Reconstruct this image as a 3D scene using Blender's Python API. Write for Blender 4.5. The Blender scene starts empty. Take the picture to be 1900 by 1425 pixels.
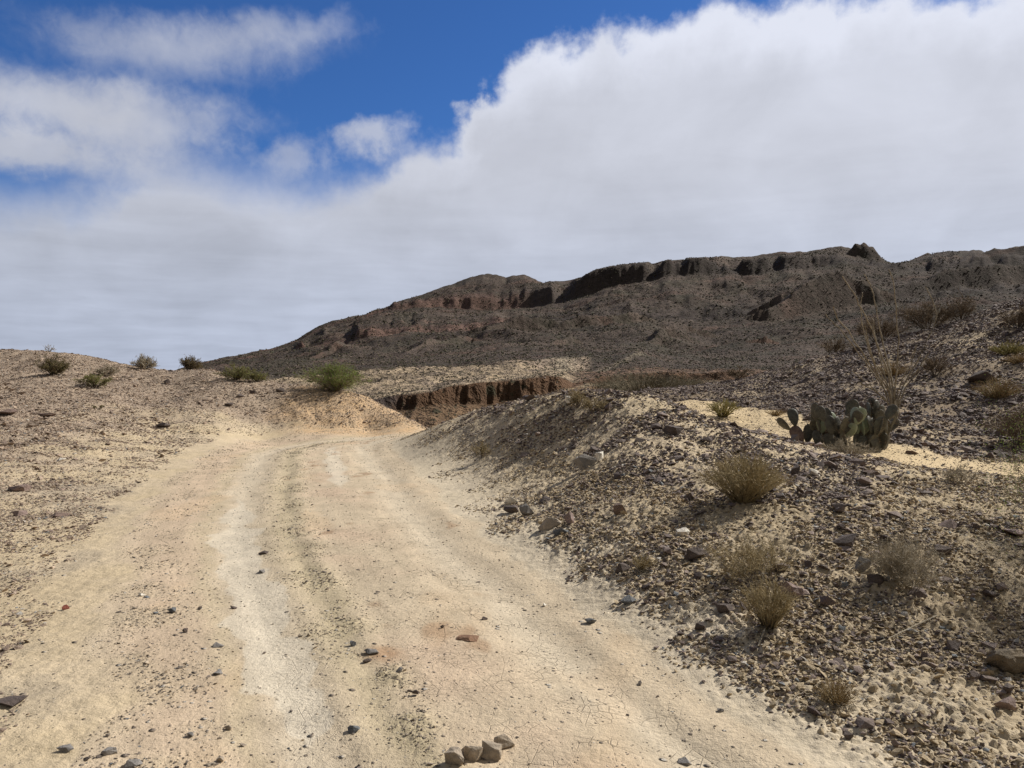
import bpy, bmesh, math, random
import numpy as np
from mathutils import Vector, Matrix, Euler

random.seed(7); rng = np.random.default_rng(11)
sc = bpy.context.scene
COLL = sc.collection

# ------------------------------------------------------------------ camera
F = 1478.0; CX, CY = 950.0, 712.5; HORIZON = 700.0; EYE = 1.6
PITCH = math.atan((CY - HORIZON) / F)
cam = bpy.data.cameras.new("camera"); camo = bpy.data.objects.new("camera", cam); COLL.objects.link(camo)
cam.sensor_width = 36.0; cam.lens = 36.0 * F / 1900.0
cam.clip_start = 0.05; cam.clip_end = 20000.0
camo.location = (0, 0, EYE); camo.rotation_euler = (math.pi / 2 - PITCH, 0, 0)
sc.camera = camo

# ------------------------------------------------------------------ light
SUN_AZ, SUN_EL = 60.0, 39.0           # degrees right of +Y, above the horizon
sd = bpy.data.lights.new("sun", 'SUN'); so = bpy.data.objects.new("sun", sd); COLL.objects.link(so)
sd.energy = 5.0; sd.angle = math.radians(0.53); sd.color = (1.0, 0.95, 0.87)
tosun = Vector((math.sin(math.radians(SUN_AZ)) * math.cos(math.radians(SUN_EL)),
                math.cos(math.radians(SUN_AZ)) * math.cos(math.radians(SUN_EL)), math.sin(math.radians(SUN_EL))))
so.rotation_euler = tosun.to_track_quat('Z', 'Y').to_euler()
sc.view_settings.view_transform = 'Standard'; sc.view_settings.look = 'None'
sc.view_settings.exposure = 0.0; sc.view_settings.gamma = 1.0


class NT:
    """tiny helper to write node graphs"""
    def __init__(s, tree): s.t = tree; s.n = tree.nodes; s.l = tree.links
    def new(s, kind, **kw):
        n = s.n.new(kind)
        for k, v in kw.items(): setattr(n, k, v)
        return n
    def put(s, n, i, v):
        if hasattr(v, 'is_output'): s.l.new(v, n.inputs[i])
        elif v is not None: n.inputs[i].default_value = v
    def math(s, op, a, b=None, c=None, clamp=False):
        n = s.new('ShaderNodeMath', operation=op, use_clamp=clamp)
        s.put(n, 0, a)
        if b is not None: s.put(n, 1, b)
        if c is not None: s.put(n, 2, c)
        return n.outputs[0]
    def vmath(s, op, a, b=None, scale=None):
        n = s.new('ShaderNodeVectorMath', operation=op)
        s.put(n, 0, a)
        if b is not None: s.put(n, 1, b)
        if scale is not None: s.put(n, 3, scale)
        return n.outputs['Value'] if op in ('LENGTH', 'DOT_PRODUCT') else n.outputs[0]
    def noise(s, vec, scale, detail=3, rough=0.55, dist=0.0, lac=2.0):
        n = s.new('ShaderNodeTexNoise'); s.put(n, 'Vector', vec)
        n.inputs['Scale'].default_value = scale; n.inputs['Detail'].default_value = detail
        n.inputs['Roughness'].default_value = rough; n.inputs['Distortion'].default_value = dist
        n.inputs['Lacunarity'].default_value = lac
        return n.outputs['Fac']
    def rng(s, v, a, b, c=0.0, d=1.0, smooth=True):
        n = s.new('ShaderNodeMapRange', interpolation_type='SMOOTHSTEP' if smooth else 'LINEAR', clamp=True)
        s.put(n, 0, v)
        for i, q in ((1, a), (2, b), (3, c), (4, d)): s.put(n, i, q)
        return n.outputs[0]
    def mix(s, f, a, b, mode='MIX'):
        n = s.new('ShaderNodeMix', data_type='RGBA', blend_type=mode, clamp_factor=True)
        s.put(n, 'Factor', f)
        for i, q in ((6, a), (7, b)):
            if isinstance(q, tuple) and len(q) == 3: q = q + (1.0,)
            s.put(n, i, q)
        return n.outputs[2]
    def curve(s, x, pts):
        n = s.new('ShaderNodeFloatCurve'); s.put(n, 'Value', x)
        c = n.mapping.curves[0]
        c.points[0].location = pts[0]; c.points[1].location = pts[-1]
        for p in pts[1:-1]: c.points.new(*p)
        for p in c.points: p.handle_type = 'AUTO'
        n.mapping.update()
        return n.outputs[0]


def lin(r, g, b):
    f = lambda c: (c / 255 / 12.92) if c / 255 <= 0.04045 else ((c / 255 + 0.055) / 1.055) ** 2.4
    return (f(r), f(g), f(b))


# ------------------------------------------------------------------ sky
world = bpy.data.worlds.new("World"); sc.world = world; world.use_nodes = True
W = NT(world.node_tree); W.n.clear()
def azel(px, py):
    az = math.atan((px - CX) / F); el = math.atan((HORIZON - py) / F * math.cos(az))
    return math.degrees(az), math.degrees(el)
def build_sky():
    out = W.new('ShaderNodeOutputWorld'); bg = W.new('ShaderNodeBackground')
    sky = W.new('ShaderNodeTexSky', sky_type='NISHITA'); sky.sun_disc = False
    sky.sun_elevation = math.radians(SUN_EL); sky.sun_rotation = math.radians(SUN_AZ)
    sky.altitude = 800; sky.air_density = 1.0; sky.dust_density = 0.25; sky.ozone_density = 2.2
    S = 0.062
    co = W.new('ShaderNodeTexCoord').outputs['Generated']
    sep = W.new('ShaderNodeSeparateXYZ'); W.l.new(co, sep.inputs[0])
    X, Y, Z = sep.outputs
    az = W.math('MULTIPLY', W.math('ARCTAN2', X, Y), 57.29578)
    el = W.math('MULTIPLY', W.math('ARCSINE', Z), 57.29578)
    # cloud-deck coordinates: features shrink towards the horizon
    zz = W.math('ADD', W.math('MAXIMUM', Z, 0.0), 0.10)
    cb = W.new('ShaderNodeCombineXYZ')
    W.put(cb, 0, W.math('DIVIDE', X, zz)); W.put(cb, 1, W.math('DIVIDE', Y, zz))
    deck = cb.outputs[0]
    ca = W.new('ShaderNodeCombineXYZ'); W.put(ca, 0, az); W.put(ca, 1, el); ang = ca.outputs[0]
    def warp(vec, scale, detail, rough):
        n = W.new('ShaderNodeTexNoise'); W.put(n, 'Vector', vec); n.inputs['Scale'].default_value = scale
        n.inputs['Detail'].default_value = detail; n.inputs['Roughness'].default_value = rough
        sp = W.new('ShaderNodeSeparateColor'); W.l.new(n.outputs['Color'], sp.inputs[0])
        return W.math('SUBTRACT', sp.outputs[0], .5), W.math('SUBTRACT', sp.outputs[1], .5)
    wa, wb = warp(ang, 0.30, 6, 0.56)
    az2 = W.math('ADD', az, W.math('MULTIPLY', wa, 7.0)); el2 = W.math('ADD', el, W.math('MULTIPLY', wb, W.rng(az, -20, 2, 2.6, 6.0)))
    # upper edge of the main cloud bank: elevation as a function of azimuth (-60..60 deg)
    edge = [(-600, 340), (-100, 330), (0, 345), (110, 350), (200, 318), (270, 282), (340, 285), (430, 312), (520, 322), (600, 330), (660, 322), (720, 292),
            (760, 268), (830, 248), (870, 205), (900, 160), (960, 122), (1020, 88), (1090, 60), (1200, 38), (1350, 20),
            (1500, 4), (1600, -8), (1700, -24), (2300, -60)]
    pts = []
    for px, py in edge:
        a, e = azel(px, py); pts.append(((a + 60) / 120, e / 40))
    pts = [(0.0, pts[0][1])] + pts + [(1.0, pts[-1][1])]
    x01 = W.math('DIVIDE', W.math('ADD', az2, 60.0), 120.0, clamp=True)
    E = W.math('MULTIPLY', W.curve(x01, pts), 40.0)
    n1 = W.noise(ang, 0.35, 6, 0.62, 0.6)          # puffs about 3 deg
    n2 = W.noise(ang, 1.3, 4, 0.55, 0.8)           # wisps
    n3 = W.noise(ang, 0.11, 4, 0.5, 0.3)
    amp = W.math('ADD', W.math('MULTIPLY', W.math('SUBTRACT', n1, 0.5), 3.4), W.math('MULTIPLY', W.math('SUBTRACT', n2, 0.5), 0.9))
    # unseen dim grey deck, added behind and overhead to keep shade dark and neutral
    rear = W.math('MAXIMUM', W.rng(W.math('ABSOLUTE', az), 50, 75), W.rng(el, 48, 60))
    d = W.math('ADD', W.math('SUBTRACT', E, el2), W.math('MULTIPLY', amp, 0.22))
    # the bank's edge is crisper on the right
    soft = W.rng(az, -22, 2, 3.2, 1.25)
    cover = W.rng(W.math('DIVIDE', d, soft), -0.55, 1.0)
    def blob(px, py, rx, ry, rot, dens, lo, hi, wob=1.0):
        a, e = azel(px, py); k = math.degrees(1 / F)
        da = W.math('SUBTRACT', az2, a); de = W.math('SUBTRACT', el2, e)
        c, s_ = math.cos(rot), math.sin(rot)
        p = W.math('DIVIDE', W.math('ADD', W.math('MULTIPLY', da, c), W.math('MULTIPLY', de, s_)), rx * k)
        q = W.math('DIVIDE', W.math('SUBTRACT', W.math('MULTIPLY', de, c), W.math('MULTIPLY', da, s_)), ry * k)
        rr = W.math('SQRT', W.math('ADD', W.math('MULTIPLY', p, p), W.math('MULTIPLY', q, q)))
        v = W.math('ADD', W.math('SUBTRACT', 1.0, rr), W.math('MULTIPLY', W.math('SUBTRACT', n1, 0.5), 0.5 * wob))
        v = W.math('ADD', v, W.math('MULTIPLY', W.math('SUBTRACT', n2, 0.5), 0.25 * wob))
        return W.rng(v, lo, hi, 0.0, dens)
    b = [blob(110, 190, 330, 60, 0.0, 0.84, -0.2, 0.9), blob(230, 235, 200, 65, -0.1, 0.84, -0.15, 0.9),
         blob(400, 85, 250, 44, 0.05, 0.5, -0.15, 1.1), blob(540, 58, 160, 38, 0.1, 0.5, -0.1, 1.0, 1.4), blob(300, 100, 230, 55, 0.0, 0.5, -0.1, 1.0),
         blob(60, 280, 210, 42, 0.0, 0.92, -0.1, 0.7), blob(685, 262, 75, 34, 0.3, 0.75, -0.2, 0.8, 1.3), blob(545, 292, 70, 34, 0.2, 0.55, -0.2, 0.9, 1.3),
         blob(-500, 150, 420, 90, 0.0, 0.9, 0.0, 0.7)]
    tot = W.math('MAXIMUM', cover, W.math('MULTIPLY', rear, 0.92))
    for q in b:
        tot = W.math('SUBTRACT', 1.0, W.math('MULTIPLY', W.math('SUBTRACT', 1.0, tot), W.math('SUBTRACT', 1.0, q)))
    # thin gaps in the left part of the deck
    gap = W.rng(W.math('ADD', n3, W.math('MULTIPLY', n1, 0.25)), 0.66, 0.86, 0.0, 0.35)
    tot = W.math('MULTIPLY', tot, W.math('SUBTRACT', 1.0, W.math('MULTIPLY', gap, W.math('MULTIPLY', W.rng(el, 10, 20), W.rng(az, -14, -4, 1.0, 0.0)))))
    # brightness of the cloud: soft billows + streaks low down, brighter towards the upper right
    s1 = W.math('ADD', W.math('MULTIPLY', W.noise(deck, 0.55, 5, 0.52, 0.5), 0.45), W.math('MULTIPLY', W.noise(ang, 0.13, 5, 0.55, 0.4), 0.75)); s1 = W.math('SUBTRACT', s1, 0.1); s2 = W.noise(deck, 2.2, 5, 0.55, 0.6)
    vs = W.new('ShaderNodeVectorMath', operation='MULTIPLY'); W.l.new(ang, vs.inputs[0]); vs.inputs[1].default_value = (0.06, 0.85, 1)
    s3 = W.noise(vs.outputs[0], 1.0, 4, 0.6, 0.3)
    br = W.math('ADD', W.math('MULTIPLY', W.math('SUBTRACT', s1, 0.5), 0.28), W.math('MULTIPLY', W.math('SUBTRACT', s2, 0.5), 0.13))
    br = W.math('ADD', br, W.math('MULTIPLY', W.math('MULTIPLY', W.math('SUBTRACT', s3, 0.5), 0.13), W.rng(el, 4, 16, 1.0, 0.25)))
    tilt = W.math('ADD', W.rng(az, -32, 36, 0.0, 0.10, False), W.math('MULTIPLY', W.rng(el, 4, 26, 0.0, 0.15, False), W.rng(az, -30, 20, 0.2, 1.0, False)))
    rim = W.math('MULTIPLY', W.rng(d, 0.4, 5.0, 1.0, 0.0), W.rng(az, -12, 4, 0.05, 0.13))
    lum = W.math('ADD', W.math('ADD', W.math('ADD', 0.49, br), tilt), rim)
    lum = W.math('MINIMUM', W.math('MAXIMUM', lum, 0.25), 0.80)
    lum = W.math('MULTIPLY', lum, W.math('SUBTRACT', 1.0, W.math('MULTIPLY', rear, 0.72)))
    lowtint = W.rng(el, 0, 16, 0.0, 1.0)
    tint = W.mix(lowtint, (0.90, 1.0, 1.24), (0.945, 0.985, 1.12))
    tint = W.mix(rear, tint, (1.01, 1.0, 0.98))
    cl = W.vmath('SCALE', tint, scale=lum)
    # the photograph's blue is deep: a clear dry-air sky
    skyc = W.mix(1.0, sky.outputs[0], (0.50, 0.92, 1.55), 'MULTIPLY')
    skyS = W.vmath('SCALE', skyc, scale=S)
    col = W.mix(tot, skyS, cl)
    W.l.new(col, bg.inputs[0]); bg.inputs[1].default_value = 1.0
    W.l.new(bg.outputs[0], out.inputs[0])
build_sky()

# ------------------------------------------------------------------ numpy noise
def _h(ix, iy, s):
    h = (ix.astype(np.int64) * 374761393 + iy.astype(np.int64) * 668265263 + s * 1442695041) & 0xFFFFFFFF
    h = ((h ^ (h >> 13)) * 1274126177) & 0xFFFFFFFF
    h = ((h ^ (h >> 16)) * 2246822519) & 0xFFFFFFFF
    return (h ^ (h >> 15)).astype(np.float64) / 4294967296.0
def perlin(x, y, s=0):
    ix = np.floor(x); iy = np.floor(y); fx = x - ix; fy = y - iy
    ux = fx * fx * fx * (fx * (fx * 6 - 15) + 10); uy = fy * fy * fy * (fy * (fy * 6 - 15) + 10)
    def g(dx, dy):
        a = _h(ix + dx, iy + dy, s) * 6.2831853
        return np.cos(a) * (fx - dx) + np.sin(a) * (fy - dy)
    a = g(0, 0); b = g(1, 0); c = g(0, 1); d = g(1, 1)
    return (a + (b - a) * ux) * (1 - uy) + (c + (d - c) * ux) * uy      # about -0.7..0.7
def fbm(x, y, o=4, s=0, g=0.5):
    t = 0; a = 1.0
    for k in range(o):
        t = t + a * perlin(x, y, s + k * 17); x = x * 2.03 + 3.1; y = y * 2.03 - 1.7; a *= g
    return t
def ridged(x, y, o=4, s=0, g=0.5):
    t = 0; a = 1.0
    for k in range(o):
        t = t + a * (1 - 2 * np.abs(perlin(x, y, s + k * 17))); x = x * 2.03 + 3.1; y = y * 2.03 - 1.7; a *= g
    return t / 2
def clod(x, y, s=0):
    """bumps of random height, one per cell"""
    ix = np.floor(x); iy = np.floor(y); best = np.zeros_like(x)
    for dx in (-1, 0, 1):
        for dy in (-1, 0, 1):
            jx = ix + dx; jy = iy + dy
            cx = jx + 0.15 + 0.7 * _h(jx, jy, s + 1); cy = jy + 0.15 + 0.7 * _h(jx, jy, s + 2)
            hh = _h(jx, jy, s + 3); rad = 0.35 + 0.4 * _h(jx, jy, s + 4)
            dd = np.hypot((x - cx), (y - cy)) / rad
            best = np.maximum(best, (0.2 + 0.8 * hh * hh) * np.clip(1 - dd * dd, 0, 1) ** 0.6)
    return best
def sst(a, b, x):
    t = np.clip((x - a) / (b - a), 0, 1); return t * t * (3 - 2 * t)

# ------------------------------------------------------------------ where things stand
def zray(px, py, Y):
    v = -(py - CY) / F
    return EYE + (-math.sin(PITCH) + v * math.cos(PITCH)) / (math.cos(PITCH) + v * math.sin(PITCH)) * Y
def xray(px, Y): return (px - CX) / F * Y

# control points of the near ground: (px, py, Y) seen points, or (px, None, Y, z)
CP = []
def P(px, py, Y): CP.append((px, Y, zray(px, py, Y)))
def Q(px, Y, z): CP.append((px, Y, z))
for px in (-500, 0, 500, 950, 1400, 1900, 2400): Q(px, 1.6, 0.0)
for px in (-500, -100, 300, 700, 1000, 1250): Q(px, 2.6, 0.0)
for px in (0, 300, 600, 900, 1150): Q(px, 4.0, 0.0)
for px in (150, 450, 700, 950): Q(px, 6.0, 0.0)
for px in (250, 500, 750): Q(px, 9.0, 0.0)
for px in (350, 550, 720): Q(px, 13.0, 0.0)
for px in (420, 550, 680): Q(px, 17.5, 0.0)
for px in (480, 600, 700, 780): Q(px, 21.5, 0.0)
for px in (880, 1000): Q(px, 22.0, -0.15)
# left hill
for q in ((0, 1000, 7.9), (0, 900, 11.3), (0, 800, 16.2), (0, 740, 21.0), (0, 700, 26.0), (0, 668, 31.0), (0, 650, 34.0),
          (200, 900, 11.8), (200, 800, 18.0), (200, 740, 22.5), (200, 700, 27.5), (100, 653, 33.5), (200, 668, 33.0), (270, 684, 32),
          (300, 800, 19.5), (350, 750, 23.0), (330, 720, 26.5), (340, 687, 31), (400, 688, 30.5), (440, 702, 28.5), (500, 708, 27.8),
          (400, 780, 21.5), (470, 745, 24.3), (560, 714, 26.8), (620, 719, 26.4), (680, 738, 25.8), (740, 768, 25.1), (790, 796, 24.4),
          (500, 785, 22.9), (600, 786, 23.2), (690, 796, 23.3), (-300, 640, 33), (-300, 700, 24), (-300, 850, 13), (-600, 650, 33), (-600, 850, 13)): P(*q)
for q in ((0, 40, 2.3), (200, 39, 1.5), (350, 37, 0.8), (450, 35, 0.0), (560, 32, -0.4), (650, 31, -1.0), (740, 30, -1.8), (800, 29, -2.2), (900, 30, -2.4), (1000, 32, -1.6),
          (-300, 42, 1.8), (0, 50, 0), (300, 48, -2), (500, 44, -3), (650, 42, -3.8), (800, 42, -4.2), (950, 42, -3.6), (1050, 42, -0.8), (860, 25, -0.9), (960, 26, -0.8), (-600, 48, 0)): Q(*q)
# mound beside the road
for q in ((1200, 1220, 4.55), (1350, 1330, 3.75), (1500, 1425, 3.26), (1050, 1110, 5.77), (950, 1030, 7.1), (850, 950, 9.4), (780, 880, 13.0), (740, 845, 16.3), (700, 822, 19.3),
          (790, 801, 20.6), (830, 788, 20.0), (900, 765, 18.5), (950, 748, 16.5), (1000, 734, 15.2), (1080, 725, 14.0), (1150, 729, 13.4), (1200, 739, 12.7),
          (1250, 755, 12.3), (1300, 775, 11.8), (1350, 795, 11.2), (1400, 813, 10.6), (1450, 831, 10.0), (1500, 845, 9.6), (1600, 866, 9.2),
          (880, 850, 13.6), (1000, 850, 11.8), (1000, 950, 8.6), (1100, 950, 7.8), (1100, 800, 11.6), (1200, 870, 9.0), (1200, 1050, 5.95), (1385, 930, 7.1), (1300, 850, 9.4),
          (1400, 1130, 4.95), (1600, 1000, 6.0), (1600, 1200, 4.45), (1800, 1000, 6.2), (1800, 1300, 3.85), (1700, 920, 7.8), (1900, 1000, 6.4), (1900, 920, 8.4),
          (1900, 1200, 4.5), (2200, 1000, 6.3), (2200, 1300, 4.0)): P(*q)
for q in ((890, 21.6, 0.0), (970, 20.5, 0.2), (1050, 18.3, 0.6), (1150, 17.4, 0.75), (1250, 16.5, 0.62), (1100, 23, 0.3), (1350, 14, 0.6)): Q(*q)
# sandy wash behind the mound and the right-hand hill
for q in ((1300, 752, 22.5), (1400, 768, 19.0), (1460, 795, 15.0), (1560, 830, 12.3), (1700, 832, 12.3), (1700, 860, 10.9), (1800, 880, 10.0), (1900, 850, 11.8), (1900, 884, 10.2),
          (1250, 742, 25), (1350, 745, 23.2), (1500, 778, 17.5), (1650, 796, 14.2), (1900, 842, 12.4), (2200, 850, 11.5),
          (1180, 731, 30), (1260, 722, 31), (1350, 712, 31), (1430, 692, 31), (1500, 671, 31), (1560, 656, 30.5), (1600, 646, 30), (1650, 632, 30), (1700, 620, 29.5), (1760, 603, 29),
          (1800, 590, 28.5), (1850, 573, 28), (1900, 560, 28), (2100, 530, 28), (2400, 500, 28),
          (1400, 735, 25), (1500, 735, 22.5), (1600, 720, 21), (1700, 740, 17.8), (1700, 680, 23), (1900, 780, 14.3), (1900, 700, 18.3), (1900, 630, 23), (1800, 790, 14.8), (1800, 690, 20),
          (2200, 760, 14), (2200, 640, 20)): P(*q)
for q in ((1150, 38, 0.3), (1300, 38, 1.0), (1500, 38, 1.9), (1700, 38, 2.9), (1900, 38, 4.3), (2400, 38, 6), (1200, 48, 0.4), (1500, 48, 1.4), (1900, 48, 3.2), (2400, 48, 5)): Q(*q)
CP = np.array(CP)
TS = (2.6, 1.0)
def _tcoord(px, Y): return (px - CX) / F * TS[0], np.log(Y) * TS[1]
cx_, cy_ = _tcoord(CP[:, 0], CP[:, 1])
def _phi(r2): return 0.5 * r2 * np.log(r2 + 1e-12)
def _fit():
    n = len(cx_)
    K = _phi((cx_[:, None] - cx_) ** 2 + (cy_[:, None] - cy_) ** 2) + np.eye(n) * 2e-4
    Pm = np.c_[np.ones(n), cx_, cy_]
    A = np.zeros((n + 3, n + 3)); A[:n, :n] = K; A[:n, n:] = Pm; A[n:, :n] = Pm.T
    return np.linalg.solve(A, np.r_[CP[:, 2], 0, 0, 0])
TW = _fit()
def tps(px, Y):
    a, b = _tcoord(px, Y); out = np.empty_like(a); n = len(cx_)
    for i in range(0, len(a), 60000):
        aa = a[i:i + 60000]; bb = b[i:i + 60000]
        r2 = (aa[:, None] - cx_) ** 2 + (bb[:, None] - cy_) ** 2
        out[i:i + 60000] = _phi(r2) @ TW[:n] + TW[n] + TW[n + 1] * aa + TW[n + 2] * bb
    return out

# far ground: layers, each a table over px of (depth, height); heights seen as pixel rows are turned into metres
LY = []
def layer(rows, z=False):
    px = np.array([r[0] for r in rows], float); Y = np.array([r[1] for r in rows], float)
    zz = np.array([r[2] if z else zray(r[0], r[2], r[1]) for r in rows], float)
    LY.append((px, Y, zz))
layer([(-600, 46, 0), (0, 46, 0), (400, 46, -3.2), (650, 46, -4.2), (850, 46, -4.4), (950, 46, -4.0), (1050, 46, -1.0), (1200, 46, 0.5), (1500, 46, 1.5), (1900, 46, 3.4), (2500, 46, 5)], True)
layer([(-600, 55, -4), (0, 55, -4), (500, 54, -5.5), (790, 55, -5.0), (900, 57, -4.6), (1000, 60, -3.6), (1080, 62, -1.6), (1200, 62, -0.3), (1400, 62, 1.0), (1900, 62, 2.2), (2500, 60, 4)], True)
layer([(-600, 70, 700), (400, 66, 765), (600, 70, 768), (690, 73, 760), (733, 75, 763), (805, 77, 752), (860, 80, 753), (908, 82, 750), (976, 84, 735), (1040, 86, 724), (1090, 92, 712),
       (1200, 96, 708), (1350, 98, 708), (1450, 98, 704), (1900, 98, 690), (2500, 98, 680)])
layer([(-600, 71.5, 699), (400, 67, 755), (600, 71, 755), (679, 73.9, 746), (737, 76.2, 735), (802, 78, 728), (846, 80.6, 715), (904, 83, 708), (963, 84.9, 707), (1010, 86.5, 700), (1038, 87.5, 700),
       (1062, 92, 711), (1100, 95, 703), (1200, 97.5, 694), (1340, 99.5, 692), (1400, 99.5, 700), (1900, 99.5, 688), (2500, 99.5, 678)])
layer([(-600, 120, 700), (400, 120, 728), (600, 105, 735), (690, 110, 726), (800, 120, 712), (900, 125, 702), (1000, 130, 697), (1100, 135, 700), (1200, 135, 690), (1400, 140, 695), (1900, 140, 686), (2500, 140, 675)])
layer([(-600, 175, 700), (400, 175, 712), (600, 170, 700), (700, 165, 688), (780, 170, 683), (850, 180, 685), (920, 185, 680), (960, 185, 676), (1000, 185, 688), (1060, 190, 693), (1100, 195, 694),
       (1180, 200, 688), (1300, 200, 690), (1500, 200, 690), (1900, 200, 683), (2500, 200, 672)])
layer([(-600, 260, 701), (400, 260, 704), (500, 250, 700), (700, 250, 687), (850, 250, 681), (930, 240, 671), (1000, 240, 668), (1080, 245, 662), (1130, 250, 668), (1180, 260, 655), (1250, 260, 677), (1400, 260, 680),
       (1600, 260, 680), (1900, 260, 677), (2500, 260, 665)])
layer([(-600, 430, 702), (300, 430, 700), (400, 430, 694), (500, 430, 678), (600, 430, 668), (700, 430, 655), (800, 430, 650), (900, 430, 640), (1000, 430, 640), (1100, 430, 640), (1200, 430, 634), (1300, 430, 645),
       (1400, 430, 642), (1500, 430, 628), (1600, 430, 618), (1750, 430, 600), (1900, 430, 592), (2500, 430, 570)])
layer([(-600, 610, 702), (300, 610, 700), (380, 610, 686), (450, 610, 672), (510, 610, 664), (570, 612, 644), (640, 615, 640), (720, 618, 624), (780, 620, 618), (860, 622, 616), (930, 622, 600), (1000, 620, 600), (1080, 620, 596),
       (1200, 620, 592), (1300, 620, 598), (1400, 620, 590), (1500, 620, 576), (1620, 620, 566), (1750, 620, 552), (1900, 620, 548), (2500, 620, 530)])
layer([(-600, 625, 702), (300, 625, 699), (380, 625, 681), (430, 625, 667), (510, 625, 656), (555, 625, 634), (590, 628, 616), (640, 630, 612), (700, 632, 608), (780, 634, 606), (860, 636, 610), (940, 636, 592), (1000, 634, 590), (1080, 634, 588),
       (1200, 634, 586), (1300, 634, 590), (1400, 634, 584), (1500, 634, 570), (1620, 634, 556), (1750, 634, 543), (1900, 634, 538), (2500, 634, 520)])
layer([(-600, 850, 702), (300, 850, 699), (380, 850, 676), (430, 850, 666), (510, 850, 651), (560, 850, 630), (600, 850, 609), (680, 850, 590), (715, 850, 578), (800, 850, 574), (900, 850, 575), (945, 850, 577), (990, 845, 572), (1045, 835, 562),
       (1100, 830, 545), (1150, 830, 530), (1250, 830, 512), (1400, 830, 512), (1500, 830, 498), (1570, 830, 488), (1650, 830, 504), (1720, 830, 508), (1800, 830, 500), (1900, 830, 500), (2500, 830, 470)])
layer([(-600, 868, 702), (300, 868, 699), (380, 868, 675), (430, 868, 665), (510, 868, 650), (560, 868, 629), (600, 868, 606), (680, 868, 585), (705, 868, 577), (730, 868, 564), (800, 868, 558), (900, 868, 553), (945, 872, 553),
       (975, 868, 541), (1045, 856, 532), (1075, 848, 521), (1110, 846, 503), (1170, 846, 494), (1250, 846, 484), (1400, 850, 484), (1500, 850, 477), (1565, 850, 474), (1600, 850, 478), (1650, 850, 493), (1720, 850, 486), (1800, 850, 480), (1900, 850, 476), (2500, 850, 450)])
layer([(-600, 1010, 702), (300, 1010, 699), (380, 1010, 674.5), (410, 1010, 668), (440, 1010, 664), (500, 1010, 652), (545, 1010, 640), (562, 1010, 624), (585, 1010, 609), (620, 1010, 597), (680, 1010, 586), (705, 1010, 576), (735, 1010, 562), (762, 1010, 553),
       (800, 1010, 541), (840, 1010, 527), (872, 1010, 515), (905, 1010, 507), (922, 1010, 510), (936, 1010, 516), (952, 1010, 512), (975, 1010, 510), (992, 1010, 517), (1008, 1010, 526), (1030, 1010, 521), (1060, 1010, 519),
       (1085, 990, 513), (1105, 980, 502), (1130, 980, 496), (1180, 980, 492), (1215, 980, 489), (1250, 980, 482), (1300, 980, 481), (1350, 980, 477), (1380, 980, 479), (1430, 980, 473), (1500, 980, 466), (1560, 980, 459),
       (1600, 980, 463), (1636, 980, 480), (1656, 980, 493), (1690, 980, 480), (1740, 980, 468), (1800, 980, 463), (1850, 980, 461), (1900, 980, 458), (2500, 980, 430)])
layer([(-600, 1200, -8), (380, 1200, 8), (900, 1200, 100), (1100, 1200, 110), (1500, 1200, 120), (2500, 1200, 150)], True)
layer([(-600, 2600, -10), (2500, 2600, -10)], True)
layer([(-600, 30000, -12), (2500, 30000, -12)], True)
for i in range(len(LY)):
    px = LY[i][0]
NL = len(LY)
# free-standing hills and spurs in front of and behind the ridge: crest polyline (px, py, Y), slope down each side
SPURS = [
    ([(740, 662, 400), (800, 634, 440), (870, 618, 490)], 0.38, 4.0),
    ([(560, 668, 420), (620, 648, 470), (690, 634, 540)], 0.38, 4.0),
    ([(940, 660, 350), (1000, 640, 390), (1060, 622, 440)], 0.38, 4.0),
    ([(1580, 457, 900), (1590, 450, 900), (1604, 448, 900), (1618, 456, 900), (1628, 468, 900)], 1.5, 14.0),   # knob on the skyline
    ([(1425, 577, 560), (1460, 556, 580), (1505, 522, 600), (1540, 505, 610), (1575, 512, 615), (1620, 530, 610)], 0.55, 30.0),   # dark-faced spur
    ([(1640, 552, 620), (1700, 520, 650), (1755, 500, 670), (1830, 494, 680), (1900, 480, 700), (2050, 450, 700)], 0.50, 12.0),
    ([(1685, 480, 1250), (1705, 472, 1250), (1750, 463, 1250), (1800, 454, 1250), (1845, 453, 1250), (1900, 458, 1250), (2100, 450, 1250)], 0.6, 10.0),
    ([(1780, 480, 900), (1850, 462, 900), (1900, 450, 900), (2000, 430, 900), (2200, 420, 900)], 0.45, 1.0),
    ([(905, 610, 520), (960, 588, 545), (1010, 591, 555)], 0.40, 7.0),
    ([(1020, 608, 540), (1075, 586, 560), (1120, 590, 570), (1180, 580, 590)], 0.40, 7.0),
    ([(1180, 640, 400), (1230, 610, 440), (1270, 600, 470)], 0.40, 3.0),
    ([(1225, 700, 300), (1285, 668, 330), (1340, 640, 360), (1420, 625, 400)], 0.40, 3.0),
]
def spur_z(x, y, z):
    for line, slope, steep in SPURS:
        pts = [(xray(p, Y), Y, zray(p, q, Y)) for p, q, Y in line]
        best = np.full_like(x, -1e9)
        for (x0, y0, z0), (x1, y1, z1) in zip(pts, pts[1:]):
            dx, dy = x1 - x0, y1 - y0
            t = np.clip(((x - x0) * dx + (y - y0) * dy) / (dx * dx + dy * dy), 0, 1)
            d = np.hypot(x - x0 - t * dx, y - y0 - t * dy)
            # steep rocky crest, then a talus apron
            front = y < y0 + t * dy
            h = z0 + t * (z1 - z0) - np.where(front, np.minimum(d * 1.6, steep * 1.6 + (d - steep) * slope), d * slope)
            best = np.maximum(best, h)
        z = np.maximum(z, best)
    return z
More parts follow.
